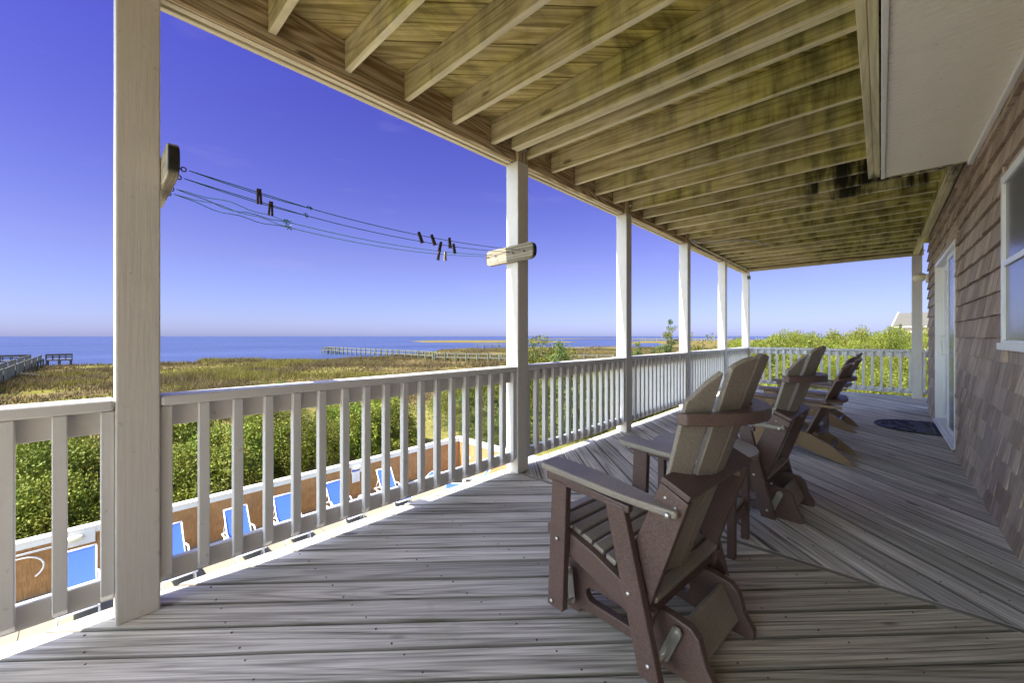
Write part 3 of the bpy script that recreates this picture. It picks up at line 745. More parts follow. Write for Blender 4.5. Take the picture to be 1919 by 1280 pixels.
for i in range(4):
    mb = MB(); k0 = .23 + .015*(i % 2)
    mb.tube([lpt(i, s) for s in np.linspace(k0, 1, 24)], .0022, 6)
    for sg in (-1, 1):
        amp = .006 if i < 2 else .022
        pts = [lpt(i, s) + Vector((0, 0, sg*amp*.7*math.sin(math.pi*min(1, s/k0))*(1 if i < 2 else (1+.5*math.sin(s*60+i))))) for s in np.linspace(0, k0, 14)]
        mb.tube(pts, .0020, 6)
    c = lpt(i, k0)
    kn = 8 if i < 2 else 14
    kp = [c + Vector((random.uniform(-.010, .010), random.uniform(-.022, .022), random.uniform(-.012, .012)*(1 if i < 2 else 1.6))) for _ in range(kn)]
    mb.tube(kp, .0020, 5)
    tag(mb.build('clothesline', M_cord), ll[i], 'clothesline', 'green clothesline cords between the two posts')
def s_for(px, i):
    t = (px-960)/F; x = HX[i]; d = x/(-math.sin(YAW)+math.cos(YAW)*t); y = d*(math.cos(YAW)+math.sin(YAW)*t)
    return (y-LY0)/(LY1-LY0)
def peg(px, i, tilt, open_, label, mat=M_peg):
    c = lpt(i, s_for(px, i)); e = MB()
    for sg in (-1, 1):
        a = [(-.004, .022), (.005, .022), (.0045+.0*open_, -.012), (.004, -.052), (-.005, -.052)]
        M = Matrix.Rotation(tilt, 4, 'X') @ Matrix.Rotation(sg*open_, 4, 'X')
        A = M @ Vector((0, 1, 0)); B = M @ Vector((0, 0, 1))
        e.prism(a, Vector((-.005, 0, 0)) + A*sg*.0055, A, B, (.010, 0, 0), uvdir=1)
    e.tube([(-.007, -.004, -.008), (0, 0, -.004), (.007, .004, -.008)], .003, 6)
    o = e.build('clothes_peg', mat, bevel=.001, seg=1); o.location = c
    return tag(o, label, 'clothes peg', 'clothes pegs on the line')
peg(486, 0, .05, .03, 'dark clothes peg on the top cord beside the knot')
peg(508, 1, -.02, .05, 'dark clothes peg below and right of the knot, second from the left')
peg(787, 0, .42, .03, 'leaning clothes peg, leftmost of the bunch near the second post')
peg(811, 0, .42, .05, 'leaning clothes peg, second of the bunch near the second post')
peg(826, 1, -.22, .04, 'clothes peg leaning the other way in the middle of the bunch')
peg(843, 0, .12, .06, 'open-legged upright clothes peg right of the middle of the bunch')
peg(851, 1, .2, .04, 'clothes peg at the right end of the upper bunch')
peg(823, 3, -.2, .05, 'clothes peg hanging on the lowest cord, left of the pair')
peg(835, 3, .0, .04, 'pale clothes peg hanging on the lowest cord, right of the pair', M_line_board)

# ------------------------------------------------------------------ porch chairs
def slat_back(e, y_list, zb, xb, tops, slope, arc_b, arc_t, wb, wt, th, mat, hw):
    """fan of curved-back slats; tops: height at inner and outer edge per |index|"""
    n = len(y_list)
    for k, yc in enumerate(y_list):
        i = abs(k-(n-1)/2); q = k-(n-1)/2
        sg = 1 if q >= 0 else -1
        zin, zout = tops[int(round(i))]
        yb = q*(wb+.007); yt = q*(wt+.010)
        def off(y, arc): return -arc*(y/hw)**2
        B0 = Vector((xb + off(yb, arc_b), yb, zb)); zc = (zin+zout)/2
        T0 = Vector((xb + slope*(zc-zb) + off(yt, arc_t), yt, zc))
        up = (T0-B0); H = up.length; up.normalize()
        dydx = -2*arc_t*yt/(hw*hw)
        side = Vector((dydx, 1, 0)).normalized(); nn = side.cross(up).normalized()   # points to -x? fix below
        if nn.x > 0: nn = -nn
        side = (side - up*side.dot(up)).normalized()
        dz = (zin-zout)/2/up.z
        hl = H + (dz if sg < 0 else -dz) if False else H
        lo = H - dz; hi = H + dz
        if q == 0:
            top = [(wt/2, H-.012), (wt/4, H-.002), (0, H), (-wt/4, H-.002), (-wt/2, H-.012)]
        elif sg > 0:   # outer edge at +y is lower
            top = [(wt/2, lo-.006), (wt/2-.015, lo+.006), (0, H+.006), (-wt/2+.006, hi), (-wt/2, hi-.006)]
        else:
            top = [(wt/2, hi-.006), (wt/2-.006, hi), (0, H+.006), (-wt/2+.015, lo+.006), (-wt/2, lo-.006)]
        poly = [(-wb/2, 0), (wb/2, 0)] + top
        a = MB(); a.prism(poly, B0 - nn*0, side, up, nn*th, uvdir=1); a.build('back_slat', mat, e, bevel=.005)
def arc_brace(e, x0, z, hw, arc, hw_ref, w_, th, mat, name='back_brace', square=.025, tilt=0):
    pl = []
    ys_ = np.linspace(-hw, hw, 17)
    for y in ys_: pl.append((x0 - arc*(y/hw_ref)**2, y))
    for y in reversed(ys_): pl.append((x0 - arc*(y/hw_ref)**2*1.0 + w_*(1-.45*(y/hw)**4) , y))
    a = MB(); ca, sa = math.cos(tilt), math.sin(tilt)
    a.prism(pl, (0, 0, z), (1, 0, 0), (0, 1, 0), (-sa*th, 0, ca*th)); return a.build(name, mat, e, bevel=.006)
def bolt(e, x, y, z, d, r=.009):
    a = MB(); a.ball((0, 0, 0), r, r*.55, r, 10); o = a.build('bolt', M_steel, e, smooth=True); o.location = (x, y, z); return o

def make_glider():
    e = empty('glider_chair', (0, 0, 0), 'x', 'chair', 'two tone glider chairs facing the sea')
    for s in (-1, 1):
        # arm (outline in plan, sloping a little to the back), outer edge = s*.35
        pts = [(-.345, .338), (-.335, .35), (-.02, .352), (.10, .346), (.238, .328), (.242, .322), (.242, .262), (.10, .258), (-.02, .236), (-.12, .222), (-.30, .222), (-.335, .232), (-.347, .25)]
        if s < 0: pts = [(a_, -b_) for a_, b_ in pts]
        sl = -.058; A = Vector((1, 0, sl)).normalized()
        a = MB(); a.prism(pts, (0, 0, .618), A, (0, 1, 0), (0, 0, .027)); a.build('arm', M_taupe, e, bevel=.007, seg=3)
        a = MB(); a.prism([(-.315, .596), (.075, .574), (.075, .60), (-.315, .634)], (0, s*.336, 0), (1, 0, 0), (0, 0, 1), (0, -s*.03, 0)); a.build('arm_rail', M_brown, e, bevel=.004)
        a = MB(); a.prism([(-.286, .612), (-.208, .609), (-.229, .07), (-.312, .07)], (0, s*.336-s*.0, 0), (1, 0, 0), (0, 0, 1), (0, -s*.035, 0), uvdir=1); a.build('leg', M_brown, e, bevel=.005)
        a = MB(); a.prism([(-.025, .598), (.055, .594), (.195, .03), (.115, .035)], (0, s*.340, 0), (1, 0, 0), (0, 0, 1), (0, -s*.035, 0), uvdir=1); a.build('leg', M_brown, e, bevel=.005)
        # seat rail, dips to the back
        a = MB(); a.prism([(-.345, .385), (-.325, .405), (-.28, .405), (-.1, .352), (.06, .285), (.15, .24), (.13, .165), (.0, .21), (-.15, .268), (-.29, .318), (-.345, .35)], (0, s*.300, 0), (1, 0, 0), (0, 0, 1), (0, -s*.035, 0)); a.build('seat_rail', M_brown, e, bevel=.005)
        # back side panel
        a = MB(); a.prism([(.060, .43), (.092, .235), (.125, .235), (.268, .655), (.172, .703)], (0, s*.297 + s*.0, 0), (1, 0, 0), (0, 0, 1), (0, -s*.034, 0), uvdir=1)
        o = a.build('back_panel', M_brown, e, bevel=.004)
        # base panel with slot and waved rear foot
        out = [(-.335, .0), (-.25, .0), (-.235, .022), (-.16, .030), (.02, .030), (.10, .018), (.13, .0), (.315, .0), (.318, .035), (.285, .085), (.272, .13), (.262, .165), (.235, .192), (.16, .205), (.06, .205), (.0, .198), (-.05, .178), (-.15, .178), (-.20, .200), (-.235, .222), (-.33, .228), (-.345, .21)]
        hole = [(-.18+.030*math.cos(t), .105+.030*math.sin(t)) for t in np.linspace(math.pi/2, 3*math.pi/2, 8)] + [(.035+.030*math.cos(t), .100+.030*math.sin(t)) for t in np.linspace(-math.pi/2, math.pi/2, 8)]
        a = MB(); a.prism(out, (0, s*.205, 0), (1, 0, 0), (0, 0, 1), (0, -s*.036, 0), holes=[hole]); a.build('base_panel', M_brown, e, bevel=.005)
        for (xa, za, xb, zb_) in ((-.285, .175, -.27, .06), (.195, .170, .15, .06)):
            d = Vector((xb-xa, 0, zb_-za)); L = d.length; d.normalize(); pr = Vector((-d.z, 0, d.x)); w_ = .018
            pl = [(-.018*math.cos(t), -.018*math.sin(t)) for t in np.linspace(0, math.pi, 7)] + [(.018*math.cos(t), L+.018*math.sin(t)) for t in np.linspace(0, math.pi, 7)]
            a = MB(); a.prism(pl, (xa, s*.222, za), pr, d, (0, s*.005, 0)); lk_ = a.build('swing_link', M_steel, e, bevel=.0015, seg=1)
            a = MB(); a.tube([(xa, s*.206, za), (xa, s*.245, za)], .007, 8); a.build('pivot_bolt', M_steel, e)
            a = MB(); a.tube([(xa, s*.228, za), (xa, s*.232, za)], .016, 12); a.build('washer', M_steel, e)
            a = MB(); a.tube([(xb, s*.215, zb_), (xb, s*.305, zb_)], .008, 8); a.build('pivot_bolt', M_steel, e)
        for (x, z) in ((-.255, .365), (-.285, .095), (.075, .295), (.15, .085)): bolt(e, x, s*.341, z, s)
        bolt(e, .215, s*.336, .615-.0, s, .011)
        for (x, z) in ((.19, .655), (.225, .63), (.105, .30)): bolt(e, x, s*.298, z, s, .006)
    # seat slats
    for k in range(9):
        x = -.325 + k*.056; z = .408 - .10*((k*.056)/.45)**1.15*1.45 if k else .405
        sl = -.0 if k == 0 else -.30
        M = Matrix.Translation((x, 0, z+.012)) @ Matrix.Rotation(-sl, 4, 'Y') @ Matrix.Rotation(R(90), 4, 'Z')
        a = MB(); a.obox(M, .535, .047, .024); a.build('seat_slat', M_taupe, e, bevel=.005)
    a = MB(); a.box(-.352, -.330, -.265, .265, .355, .40, 1); a.build('front_apron', M_taupe, e, bevel=.005)
    ydummy = [-2, -1, 0, 1, 2]
    slat_back(e, ydummy, .27, .110, {0: (1.135, 1.135), 1: (1.13, 1.095), 2: (1.085, .985)}, .34, .15, .092, .068, .106, .020, M_taupe, .26)
    arc_brace(e, .345, .905, .290, .098, .26, .066, .042, M_brown)
    # top board of the back box, tilted back, cut to the curve of the slats
    sl = Vector((.092, 0, -.043)); 
    pl = [(-.297, .0), (.297, .0), (.297, 1.0), (-.297, 1.0)]
    inner = [(.21*q, .74*(1-(q)**2)) for q in np.linspace(1, -1, 11)]
    pl = [(-.298, 0.0)] + [(y, t) for y, t in reversed(inner)] + [(.298, 0.0), (.298, 1.06), (-.298, 1.06)]
    a = MB(); a.prism(pl, (.170, 0, .706), (0, 1, 0), sl, (.010, 0, .020)); a.build('back_top_board', M_brown, e, bevel=.004)
    a = MB(); a.box(.10, .124, -.262, .262, .20, .27, 1); a.build('back_bottom_board', M_brown, e, bevel=.004)
    # cross boards of the base
    M = Matrix.Translation((.225, 0, .115)) @ Matrix.Rotation(R(-28), 4, 'Y') @ Matrix.Rotation(R(90), 4, 'Z')
    a = MB(); a.obox(M, .336, .020, .135); a.build('base_cross_board', M_taupe, e, bevel=.003)
    M = Matrix.Translation((-.25, 0, .13)) @ Matrix.Rotation(R(90), 4, 'Z')
    a = MB(); a.obox(M, .336, .020, .11); a.build('base_cross_board', M_taupe, e, bevel=.003)
    return e
g1 = make_glider(); g1.location = (-.695, 1.645, 0); g1.rotation_euler = (0, 0, R(-5))
g1['label'] = 'nearest two tone glider chair, its back and swing base filling the foreground'
g2 = copy_tree(g1, loc=(-.665, 3.325, 0), rz=R(-3), label='second taupe and brown glider chair, just beyond the round side table')

def make_adirondack():
    e = empty('adirondack_chair', (0, 0, 0), 'x', 'chair', 'brown adirondack chairs by the far railing')
    for s in (-1, 1):
        out = [(-.42, .36), (-.36, .385), (-.10, .30), (.10, .245), (.25, .16), (.36, .07), (.42, 0.0), (.36, 0.0), (.22, .045), (.05, .10), (-.12, .165), (-.40, .24)]
        a = MB(); a.prism(out, (0, s*.262, 0), (1, 0, 0), (0, 0, 1), (0, -s*.032, 0)); a.build('side_rail', M_tan, e, bevel=.004)
        a = MB(); a.prism([(-.40, 0), (-.27, 0), (-.27, .575), (-.40, .585)], (0, s*.296, 0), (1, 0, 0), (0, 0, 1), (0, -s*.032, 0), uvdir=1); a.build('front_leg', M_tan, e, bevel=.004)
        a = MB(); a.prism([(-.26, .575), (-.17, .57), (-.262, .42)], (0, s*.345, 0), (1, 0, 0), (0, 0, 1), (0, -s*.03, 0)); a.prism([(-.405, .55), (.33, .52), (.33, .548), (-.405, .583)], (0, s*.297, 0), (1, 0, 0), (0, 0, 1), (0, s*.02, 0)); a.build('arm_rail', M_tan, e, bevel=.003)
        pts = [(-.44, .26), (-.455, .28), (-.455, .365), (-.43, .38), (-.1, .378), (.2, .335), (.335, .315), (.335, .27), (.1, .262), (-.15, .245), (-.38, .245)]
        pts = [(a_, s*b_) for a_, b_ in pts]
        a = MB(); a.prism(pts, (0, 0, .572), Vector((1, 0, -.035)).normalized(), (0, 1, 0), (0, 0, .026)); a.build('arm', M_choc, e, bevel=.006)
        for (x, z) in ((-.33, .28), (-.34, .54), (-.02, .23)): bolt(e, x, s*.297 if x < -.1 else s*.264, z, s, .006)
    for k in range(8):
        x = -.415 + k*.062; z = .385 - .0042*k - .36*max(0, x+.36)*.95
        M = Matrix.Translation((x, 0, z+.012)) @ Matrix.Rotation(R(19 if k else -5), 4, 'Y') @ Matrix.Rotation(R(90), 4, 'Z')
        a = MB(); a.obox(M, .52, .053, .022); a.build('seat_slat', M_choc, e, bevel=.004)
    slat_back(e, [0]*5, .23, .09, {0: (.985, .985), 1: (.975, .95), 2: (.94, .885)}, .50, .03, .085, .088, .105, .020, M_choc, .27)
    arc_brace(e, .372, .775, .285, .085, .27, .055, .034, M_choc)
    arc_brace(e, .270, .565, .345, .06, .27, .09, .032, M_choc, name='arm_brace')
    arc_brace(e, .13, .235, .235, .03, .27, .075, .026, M_choc, name='lower_brace')
    a = MB(); a.box(.235, .262, -.229, .229, .10, .14, 1); a.build('rear_stretcher', M_choc, e, bevel=.003)
    return e
a1 = make_adirondack(); a1.location = (-.59, 5.06, 0)
a1['label'] = 'dark brown adirondack chair right behind the second glider, nearer of the two by the mat'
a2 = copy_tree(a1, loc=(-.63, 6.75, 0), rz=R(-1), label='farthest brown adirondack chair, closest to the far railing, mostly hidden')

def make_table(loc, label):
    e = empty('side_table', loc, label, 'side table', 'round side tables between the chairs')
    # round top of parallel planks
    rad = .285
    for k in range(6):
        y0 = -rad + k*(2*rad/6) + .002; y1 = y0 + 2*rad/6 - .004
        pts = []
        yy = np.linspace(y0, y1, 6)
        pts = [(math.sqrt(max(.0016, rad*rad-y*y)), y) for y in yy] + [(-math.sqrt(max(.0016, rad*rad-y*y)), y) for y in reversed(yy)]
        a = MB(); a.prism(pts, (0, 0, .528), (1, 0, 0), (0, 1, 0), (0, 0, .024)); a.build('tabletop_plank', M_taupe, e, bevel=.003)
    for sx in (-1, 1):
        a = MB(); a.box(sx*.19-.018, sx*.19+.018, -.20, .20, .495, .527, 1); a.build('top_batten', M_brown, e, bevel=.003)
        for sy in (-1, 1):
            a = MB(); a.box(sx*.19-.02, sx*.19+.02, sy*.145-.02, sy*.145+.02, 0, .494, 2); a.build('leg', M_brown, e, bevel=.004)
        a = MB(); a.box(sx*.19-.012, sx*.19+.012, -.124, .124, .17, .225, 1); a.build('stretcher', M_brown, e, bevel=.003)
    for k in range(3):
        a = MB(); a.box(-.19, .19, -.118+k*.08, -.118+k*.08+.075, .226, .244, 0); a.build('shelf_slat', M_taupe, e, bevel=.003)
    a = MB(); a.tube([(.10, -.09, .225), (.10, -.09, .16), (.115, -.09, .15)], .012, 6); a.build('glide_hook', M_brown, e)
    return e
t1 = make_table((-.78, 2.53, 0), 'round taupe slatted side table between the two glider chairs')
t2 = copy_tree(t1, loc=(-.62, 5.92, 0), label='second round side table, half hidden between the two adirondack chairs')
t2.scale = (.8, .8, .95)

# door mat
pl = [(.0, -.475), (.0, .475)] + [(-.60*math.cos(t)**.8 if math.cos(t) > 0 else 0, .475*math.sin(t)) for t in np.linspace(math.pi/2-.02, -math.pi/2+.02, 28)]
a = MB(); a.prism(pl, (.535, 7.43, .0035), (1, 0, 0), (0, 1, 0), (0, 0, .010)); mt_ = a.build('door_mat', M_mat, bevel=.004)
tag(mt_, 'black half round rubber door mat with scroll pattern at the sliding door', 'door mat')
a = MB(); ed = [(.535+p*.985-.004, 7.43+q*.985, .0145) for p, q in pl[2:]]; a.tube(ed, .009, 6)
a.tube([(.36, 7.43-.44, .0145), (.36, 7.43+.44, .0145)], .008, 6); a.tube([(.50, 7.43-.46, .0145), (.50, 7.43+.46, .0145)], .008, 6)
a.build('rim', M_mat, mt_)
for i, t in enumerate(range(26)):   # raised scrolls
    a = MB(); rr_ = random.uniform(.03, .055); th0 = random.uniform(0, 6.28)
    for _ in range(60):
        cx, cy = random.uniform(-.5, -.22), random.uniform(-.4, .4)
        if (cx/.55)**2+(cy/.42)**2 < 1: break
    if i % 4 == 3: cx, cy = random.uniform(-.14, -.07), random.uniform(-.4, .4); rr_ = .035
    sp = [(.535+cx+rr_*(1-.7*q)*math.cos(th0+q*7), 7.43+cy+rr_*(1-.7*q)*math.sin(th0+q*7), .0150) for q in np.linspace(0, 1, 14)]
    a.tube(sp, .006, 5); a.build('scroll', M_mat, mt_)

# ------------------------------------------------------------------ pool terrace below
PZ = -4.98
a = MB(); a.box(-14.76, 1.0, -9, 12.25, -5.3, PZ, 0); tag(a.build('pool_terrace', M_concrete), kind='structure')
a = MB()
for k in range(7): a.box(-14.7, -2.6, -7+k*3.05, -7+k*3.05+.012, PZ+.001, PZ+.004, 0)
tag(a.build('terrace_joints', M_pierdark), kind='structure')
WX, WT = -14.75, -3.62
pw = empty('pool_wall', (WX, 0, -5), 'low orange brown shingled pool wall with a white cap, turning a corner beyond the loungers', 'wall')
def wpart(mb, name, mat, bevel=.004): return hpart(mb, name, mat, bevel, parent=pw, off=(WX, 0, -5))
a = MB(); a.box(WX-.14, WX-.002, -9, 12.35, -5.2, WT-.05, 1); a.box(WX, -9.9, 12.212, 12.35, -5.2, WT-.05, 0); wpart(a, 'wall_core', M_cedar, 0)
a = MB(); shingles(a, (WX, -9, 0), (0, 1, 0), (1, 0, 0), 21.2, PZ, WT-.17, .14, (), .08, .2, .010); wpart(a, 'shingle_face', M_cedar, 0)
a = MB(); shingles(a, (WX, 12.21, 0), (1, 0, 0), (0, -1, 0), 4.85, PZ, WT-.17, .14, (), .08, .2, .010); wpart(a, 'shingle_face', M_cedar, 0)
a = MB(); a.box(WX-.20, WX+.06, -9, 12.41, WT-.045, WT, 1); wpart(a, 'wall_cap', M_white, .008)
a = MB(); a.box(WX+.061, -9.85, 12.15, 12.41, WT-.045, WT-.002, 0); wpart(a, 'wall_cap', M_white, .008)
a = MB(); a.box(WX+.002, WX+.03, -9, 12.18, WT-.185, WT-.047, 1); wpart(a, 'cap_fascia', M_white)
a = MB(); a.box(WX+.031, -9.9, 12.18, 12.208, WT-.185, WT-.047, 0); wpart(a, 'cap_fascia', M_white)
def walllight(y, label, w_):
    e = empty('pool_light', (WX+.035, y, WT-.16), label, 'wall light', 'cream bulkhead lights on the pool wall')
    a = MB(); a.box(-.004, .012, -w_, w_, -.26, .11, 1); a.build('backplate', M_white, e, bevel=.003)
    pts = [(.022, -.15, -.045), (.035, -.13, -.045), (.05, -.08, -.045), (.055, 0, -.045), (.05, .08, -.045), (.035, .13, -.045), (.022, .15, -.045)]
    a = MB(); a.tube(pts, [.02, .055, .07, .072, .07, .055, .02], 14); a.build('lens', M_cream, e, smooth=True)
walllight(-.13, 'cream bulkhead light on a white plate above the nearest blue lounger', .36)
walllight(7.14, 'cream bulkhead light above the white notice on the pool wall', .21)
e = empty('notice_board', (WX+.052, 7.1, -4.14), 'white pool rules notice with blue header below the second wall light', 'notice')
a = MB(); a.box(-.004, .006, -.15, .15, -.24, .24, 2); a.build('notice_sheet', M_notice, e)
def hw_tube(pts, r_, name, mat, label, cat):
    a = MB(); a.tube(pts, r_, 8); return tag(a.build(name, mat, smooth=True), label, cat)
hw_tube([(WX+.10, -4.5, -3.89), (WX+.10, -.35, -3.89)], .025, 'pool_pole', M_vinyl, 'long white pool pole hanging level on the pool wall', 'pole')
arc = [(WX+.12, -1.2, -3.98), (WX+.12, -1.0, -3.97)] + [(WX+.12, -.95+.33*math.sin(t), -4.25+.28*math.cos(t)) for t in np.linspace(.0, 2.5, 12)]
hw_tube(arc, .018, 'rescue_hook', M_vinyl, 'curved white rescue hook hanging on the pool wall below the pole', 'hook')

def make_lounger():
    """foot at +x, head towards -x; origin under the middle"""
    e = empty('pool_lounger', (0, 0, 0), 'x', 'lounger', 'blue and white loungers along the pool wall')
    for s in (-1, 1):
        y = s*.30
        a = MB(); a.tube([(.95, y, .36), (.6, y, .345), (.1, y, .335), (-.35, y, .34), (-.92, y, .33)], .022, 8)
        a.tube([(.70, y, .34), (.74, y*1.03, .18), (.84, y*1.05, .015)], .020, 8); a.tube([(.70, y, .34), (.62, y*1.02, .18), (.52, y*1.05, .015)], .018, 8)
        a.tube([(-.62, y, .34), (-.58, y*1.03, .18), (-.48, y*1.05, .015)], .020, 8); a.tube([(-.62, y, .34), (-.72, y*1.02, .18), (-.86, y*1.05, .015)], .018, 8)
        a.build('side_frame', M_vinyl, e, smooth=True)
        a = MB(); a.tube([(-.28, y*.96, .36), (-.78, y*.96, 1.06)], .018, 8); a.tube([(-.58, y*.96, .78), (-.84, y*.96, .36)], .012, 6); a.build('back_frame', M_vinyl, e, smooth=True)
        a = MB(); a.tube([(-.05, y*1.06, .34), (-.10, y*1.10, .52), (-.22, y*1.12, .58), (-.44, y*1.06, .565)], .022, 8); a.build('armrest', M_vinyl, e, smooth=True)
    for p_, q_, r_ in (((.95, -.30, .36), (.95, .30, .36), .02), ((-.92, -.3, .33), (-.92, .3, .33), .02), ((-.78, -.295, 1.06), (-.78, .295, 1.06), .024)):
        a = MB(); a.tube([p_, q_], r_, 8); a.build('cross_bar', M_vinyl, e, smooth=True)
    def sling(p, q, name, sag):
        n = 8; vs = []; 
        for i in range(n+1):
            t = i/n; c = Vector(p)*(1-t) + Vector(q)*t; nrm = Vector((-(Vector(q)-Vector(p)).z, 0, (Vector(q)-Vector(p)).x)).normalized()
            if nrm.z < 0: nrm = -nrm
            c -= nrm*sag*4*t*(1-t)
            for y in (-.285, .285): vs.append((c.x, y, c.z))
        m_ = len(vs); vs2 = vs + [(x, y, z-.008) for x, y, z in vs]; fs = []
        for i in range(n):
            b = 2*i; fs.append((b, b+2, b+3, b+1)); fs.append((m_+b, m_+b+1, m_+b+3, m_+b+2)); fs.append((b, m_+b, m_+b+2, b+2)); fs.append((b+1, b+3, m_+b+3, m_+b+1))
        mb = MB(); mb.add(vs2, fs, [[(0, 0)]*4]*len(fs)); mb.build(name, M_sling, e)
    sling((.93, 0, .375), (-.28, 0, .36), 'seat_sling', .02)
    sling((-.29, 0, .375), (-.77, 0, 1.055), 'back_sling', .015)
    return e
LG = [(-13.35, -.05, 0, 'blue lounger at the far left, seen left of the foreground post'),
      (-13.35, 1.6, 2, 'blue lounger just right of the foreground post'),
      (-13.35, 3.12, 1, 'blue lounger third from the left along the pool wall'),
      (-13.35, 4.38, -2, 'blue lounger fourth from the left along the pool wall'),
      (-13.35, 6.03, 2, 'blue lounger with its back just left of the white notice'),
      (-13.3, 7.85, -4, 'blue lounger right of the small white round table'),
      (-13.2, 10.5, -145, 'blue lounger at the far corner with only its head showing over the rail'),
      (-11.7, 10.25, -135, 'flat looking blue lounger lying along the terrace beside the clothesline post')]
lp = make_lounger()
for i, (x, y, a_, l) in enumerate(LG):
    if i == 0: lp.location = (x, y, PZ); lp['label'] = l
    else: copy_tree(lp, loc=(x, y, PZ), rz=R(a_), label=l)
e = empty('patio_table', (-13.55, 6.9, PZ), 'small white round patio table between two blue loungers', 'table')
a = MB(); pl = [(.25*math.cos(t), .25*math.sin(t)) for t in np.linspace(0, 2*math.pi, 24, endpoint=False)]
a.prism(pl, (0, 0, .42), (1, 0, 0), (0, 1, 0), (0, 0, .025)); a.build('tabletop', M_vinyl, e, bevel=.006)
for k in range(4):
    an = k*math.pi/2+.6; a = MB(); a.tube([(.15*math.cos(an), .15*math.sin(an), .42), (.17*math.cos(an), .17*math.sin(an), .2), (.22*math.cos(an), .22*math.sin(an), .0)], .016, 7); a.build('leg', M_vinyl, e)

# ------------------------------------------------------------------ piers
def pier(name, pts, zdeck, width, step, ptop, pbot, mpost, mdeck, label, rail=True, both=True, group=None):
    p0 = Vector((*pts[0][:2], 0)); e = empty(name, (p0.x, p0.y, zdeck), label, 'pier', group)
    def sh(mb):
        for i, v in enumerate(mb.v): mb.v[i] = (v[0]-p0.x, v[1]-p0.y, v[2]-zdeck)
        return mb
    post_n = 0
    for a_, b_ in zip(pts[:-1], pts[1:]):
        a_ = Vector(a_); b_ = Vector(b_); d = (b_-a_); L = d.length; d.normalize(); nn = Vector((-d.y, d.x))
        Mx = Matrix.Translation((*((a_+b_)/2), zdeck)) @ Matrix(((d.x, nn.x, 0, 0), (d.y, nn.y, 0, 0), (0, 0, 1, 0), (0, 0, 0, 1)))
        mb = MB(); mb.obox(Mx, L+width*.4, width, .22); sh(mb).build('walkway', mdeck, e)
        k = max(1, int(L/step))
        for i in range(k+1):
            c = a_ + d*(L*i/k)
            for s in ((-1, 1) if both else (1,)):
                q = c + nn*s*width/2*1.08; w_ = .14*random.uniform(.9, 1.15); mb = MB()
                mb.box(q.x-w_, q.x+w_, q.y-w_, q.y+w_, zdeck-pbot, zdeck+ptop*random.uniform(.92, 1.06), 2); sh(mb).build('post', mpost, e); post_n += 1
        if rail:
            for s in (-1, 1):
                Mr = Mx @ Matrix.Translation((0, s*width/2, ptop*.88)); mb = MB(); mb.obox(Mr, L, .08, .16); sh(mb).build('handrail', mdeck, e)
    return e, sh
q = on_plane
pier('fishing_pier', [world_at(612, 168).xy, world_at(699, 140).xy, world_at(816, 117).xy], -4.55, 1.6, 3.4, 1.3, 2.1, M_pierpost, M_pier, 'long grey pier on green posts reaching out over the water, left half')
pier('marsh_boardwalk', [world_at(818, 113).xy, world_at(960, 106).xy, world_at(1120, 100).xy, world_at(1180, 99).xy], -4.75, 1.6, 3.0, 1.25, 1.5, M_pierpost, M_pier, 'grey boardwalk with tall green posts crossing the marsh behind the clothesline post')
hd = world_at(624, 166); e = empty('pier_head', (hd.x, hd.y, -4.55), 'square platform with benches at the sea end of the long pier', 'pier platform')
rzm = Matrix.Rotation(YAW, 4, 'Z')
a = MB(); a.obox(rzm @ Matrix.Translation((0, 0, 0)), 7, 6, .25); a.build('platform', M_pier, e)
for x in np.linspace(-3.3, 3.3, 5):
    for y in (-2.8, 2.8):
        v = rzm @ Vector((x, y, 0)); a = MB(); a.box(v.x-.14, v.x+.14, v.y-.14, v.y+.14, -2, 1.1, 2); a.build('post', M_pierpost, e)
for x0, x1 in ((-2.6, -.9), (-.3, 1.6)):
    a = MB(); a.obox(rzm @ Matrix.Translation(((x0+x1)/2, -2.6, .95)), x1-x0, .1, .35); a.obox(rzm @ Matrix.Translation(((x0+x1)/2, -2.3, .5)), x1-x0, .5, .08); a.build('bench', M_pierdark, e)
a = MB(); a.obox(rzm @ Matrix.Translation((0, 2.8, .95)), 6.8, .1, .14); a.build('handrail', M_pier, e)
# pier on the left: walkway with pale pickets running out to a T head
e, sh = pier('private_pier', [(-38, -8.6), (-95, -8.3), (-146, -7.2)], -4.5, 1.7, 5.5, .35, 1.4, M_pierdark, M_pierdark, 'dark pier with pale picket railings at the far left ending in a T head', rail=False)
for s in (-1, 1):
    for seg in range(9):
        x0 = -38-12*seg; mb = MB(); yb = -8.5 + seg*.14 + s*.9
        n = 14 if seg < 6 else 9
        for k in range(n):
            x = x0 - 12*k/n; mb.box(x-.16, x+.16, yb-.04, yb+.04, -4.75, -3.2, 2)
        mb.box(x0-12, x0, yb-.05, yb+.05, -3.25, -3.15, 0); sh(mb).build('picket_railing', M_pier, e)
for y0, y1 in ((-14, -8.3), (-6.0, -1.6)):
    mb = MB(); mb.box(-150, -146, y0, y1, -4.75, -4.5, 1); sh(mb).build('platform', M_pierdark, e)
    for x in (-149.5, -146.2):
        for y in np.linspace(y0+.3, y1-.3, 3):
            mb = MB(); mb.box(x-.2, x+.2, y-.2, y+.2, -6.4, -4.8, 2); sh(mb).build('post', M_pierdark, e)
        mb = MB(); mb.box(x-.06, x+.06, y0, y1, -3.55, -3.2, 1); mb.box(x-.05, x+.05, y0, y1, -4.0, -3.85, 1)
        for y in np.linspace(y0+.1, y1-.1, 5): mb.box(x-.08, x+.08, y-.08, y+.08, -4.5, -3.56, 2)
        sh(mb).build('railing', M_pierdark, e)
mb = MB()
for k in range(6): mb.box(-100-k*.35, -99.7-k*.35, -6.9+k*.5, -5.6+k*.5, -4.7-k*.18, -4.65-k*.18, 1)
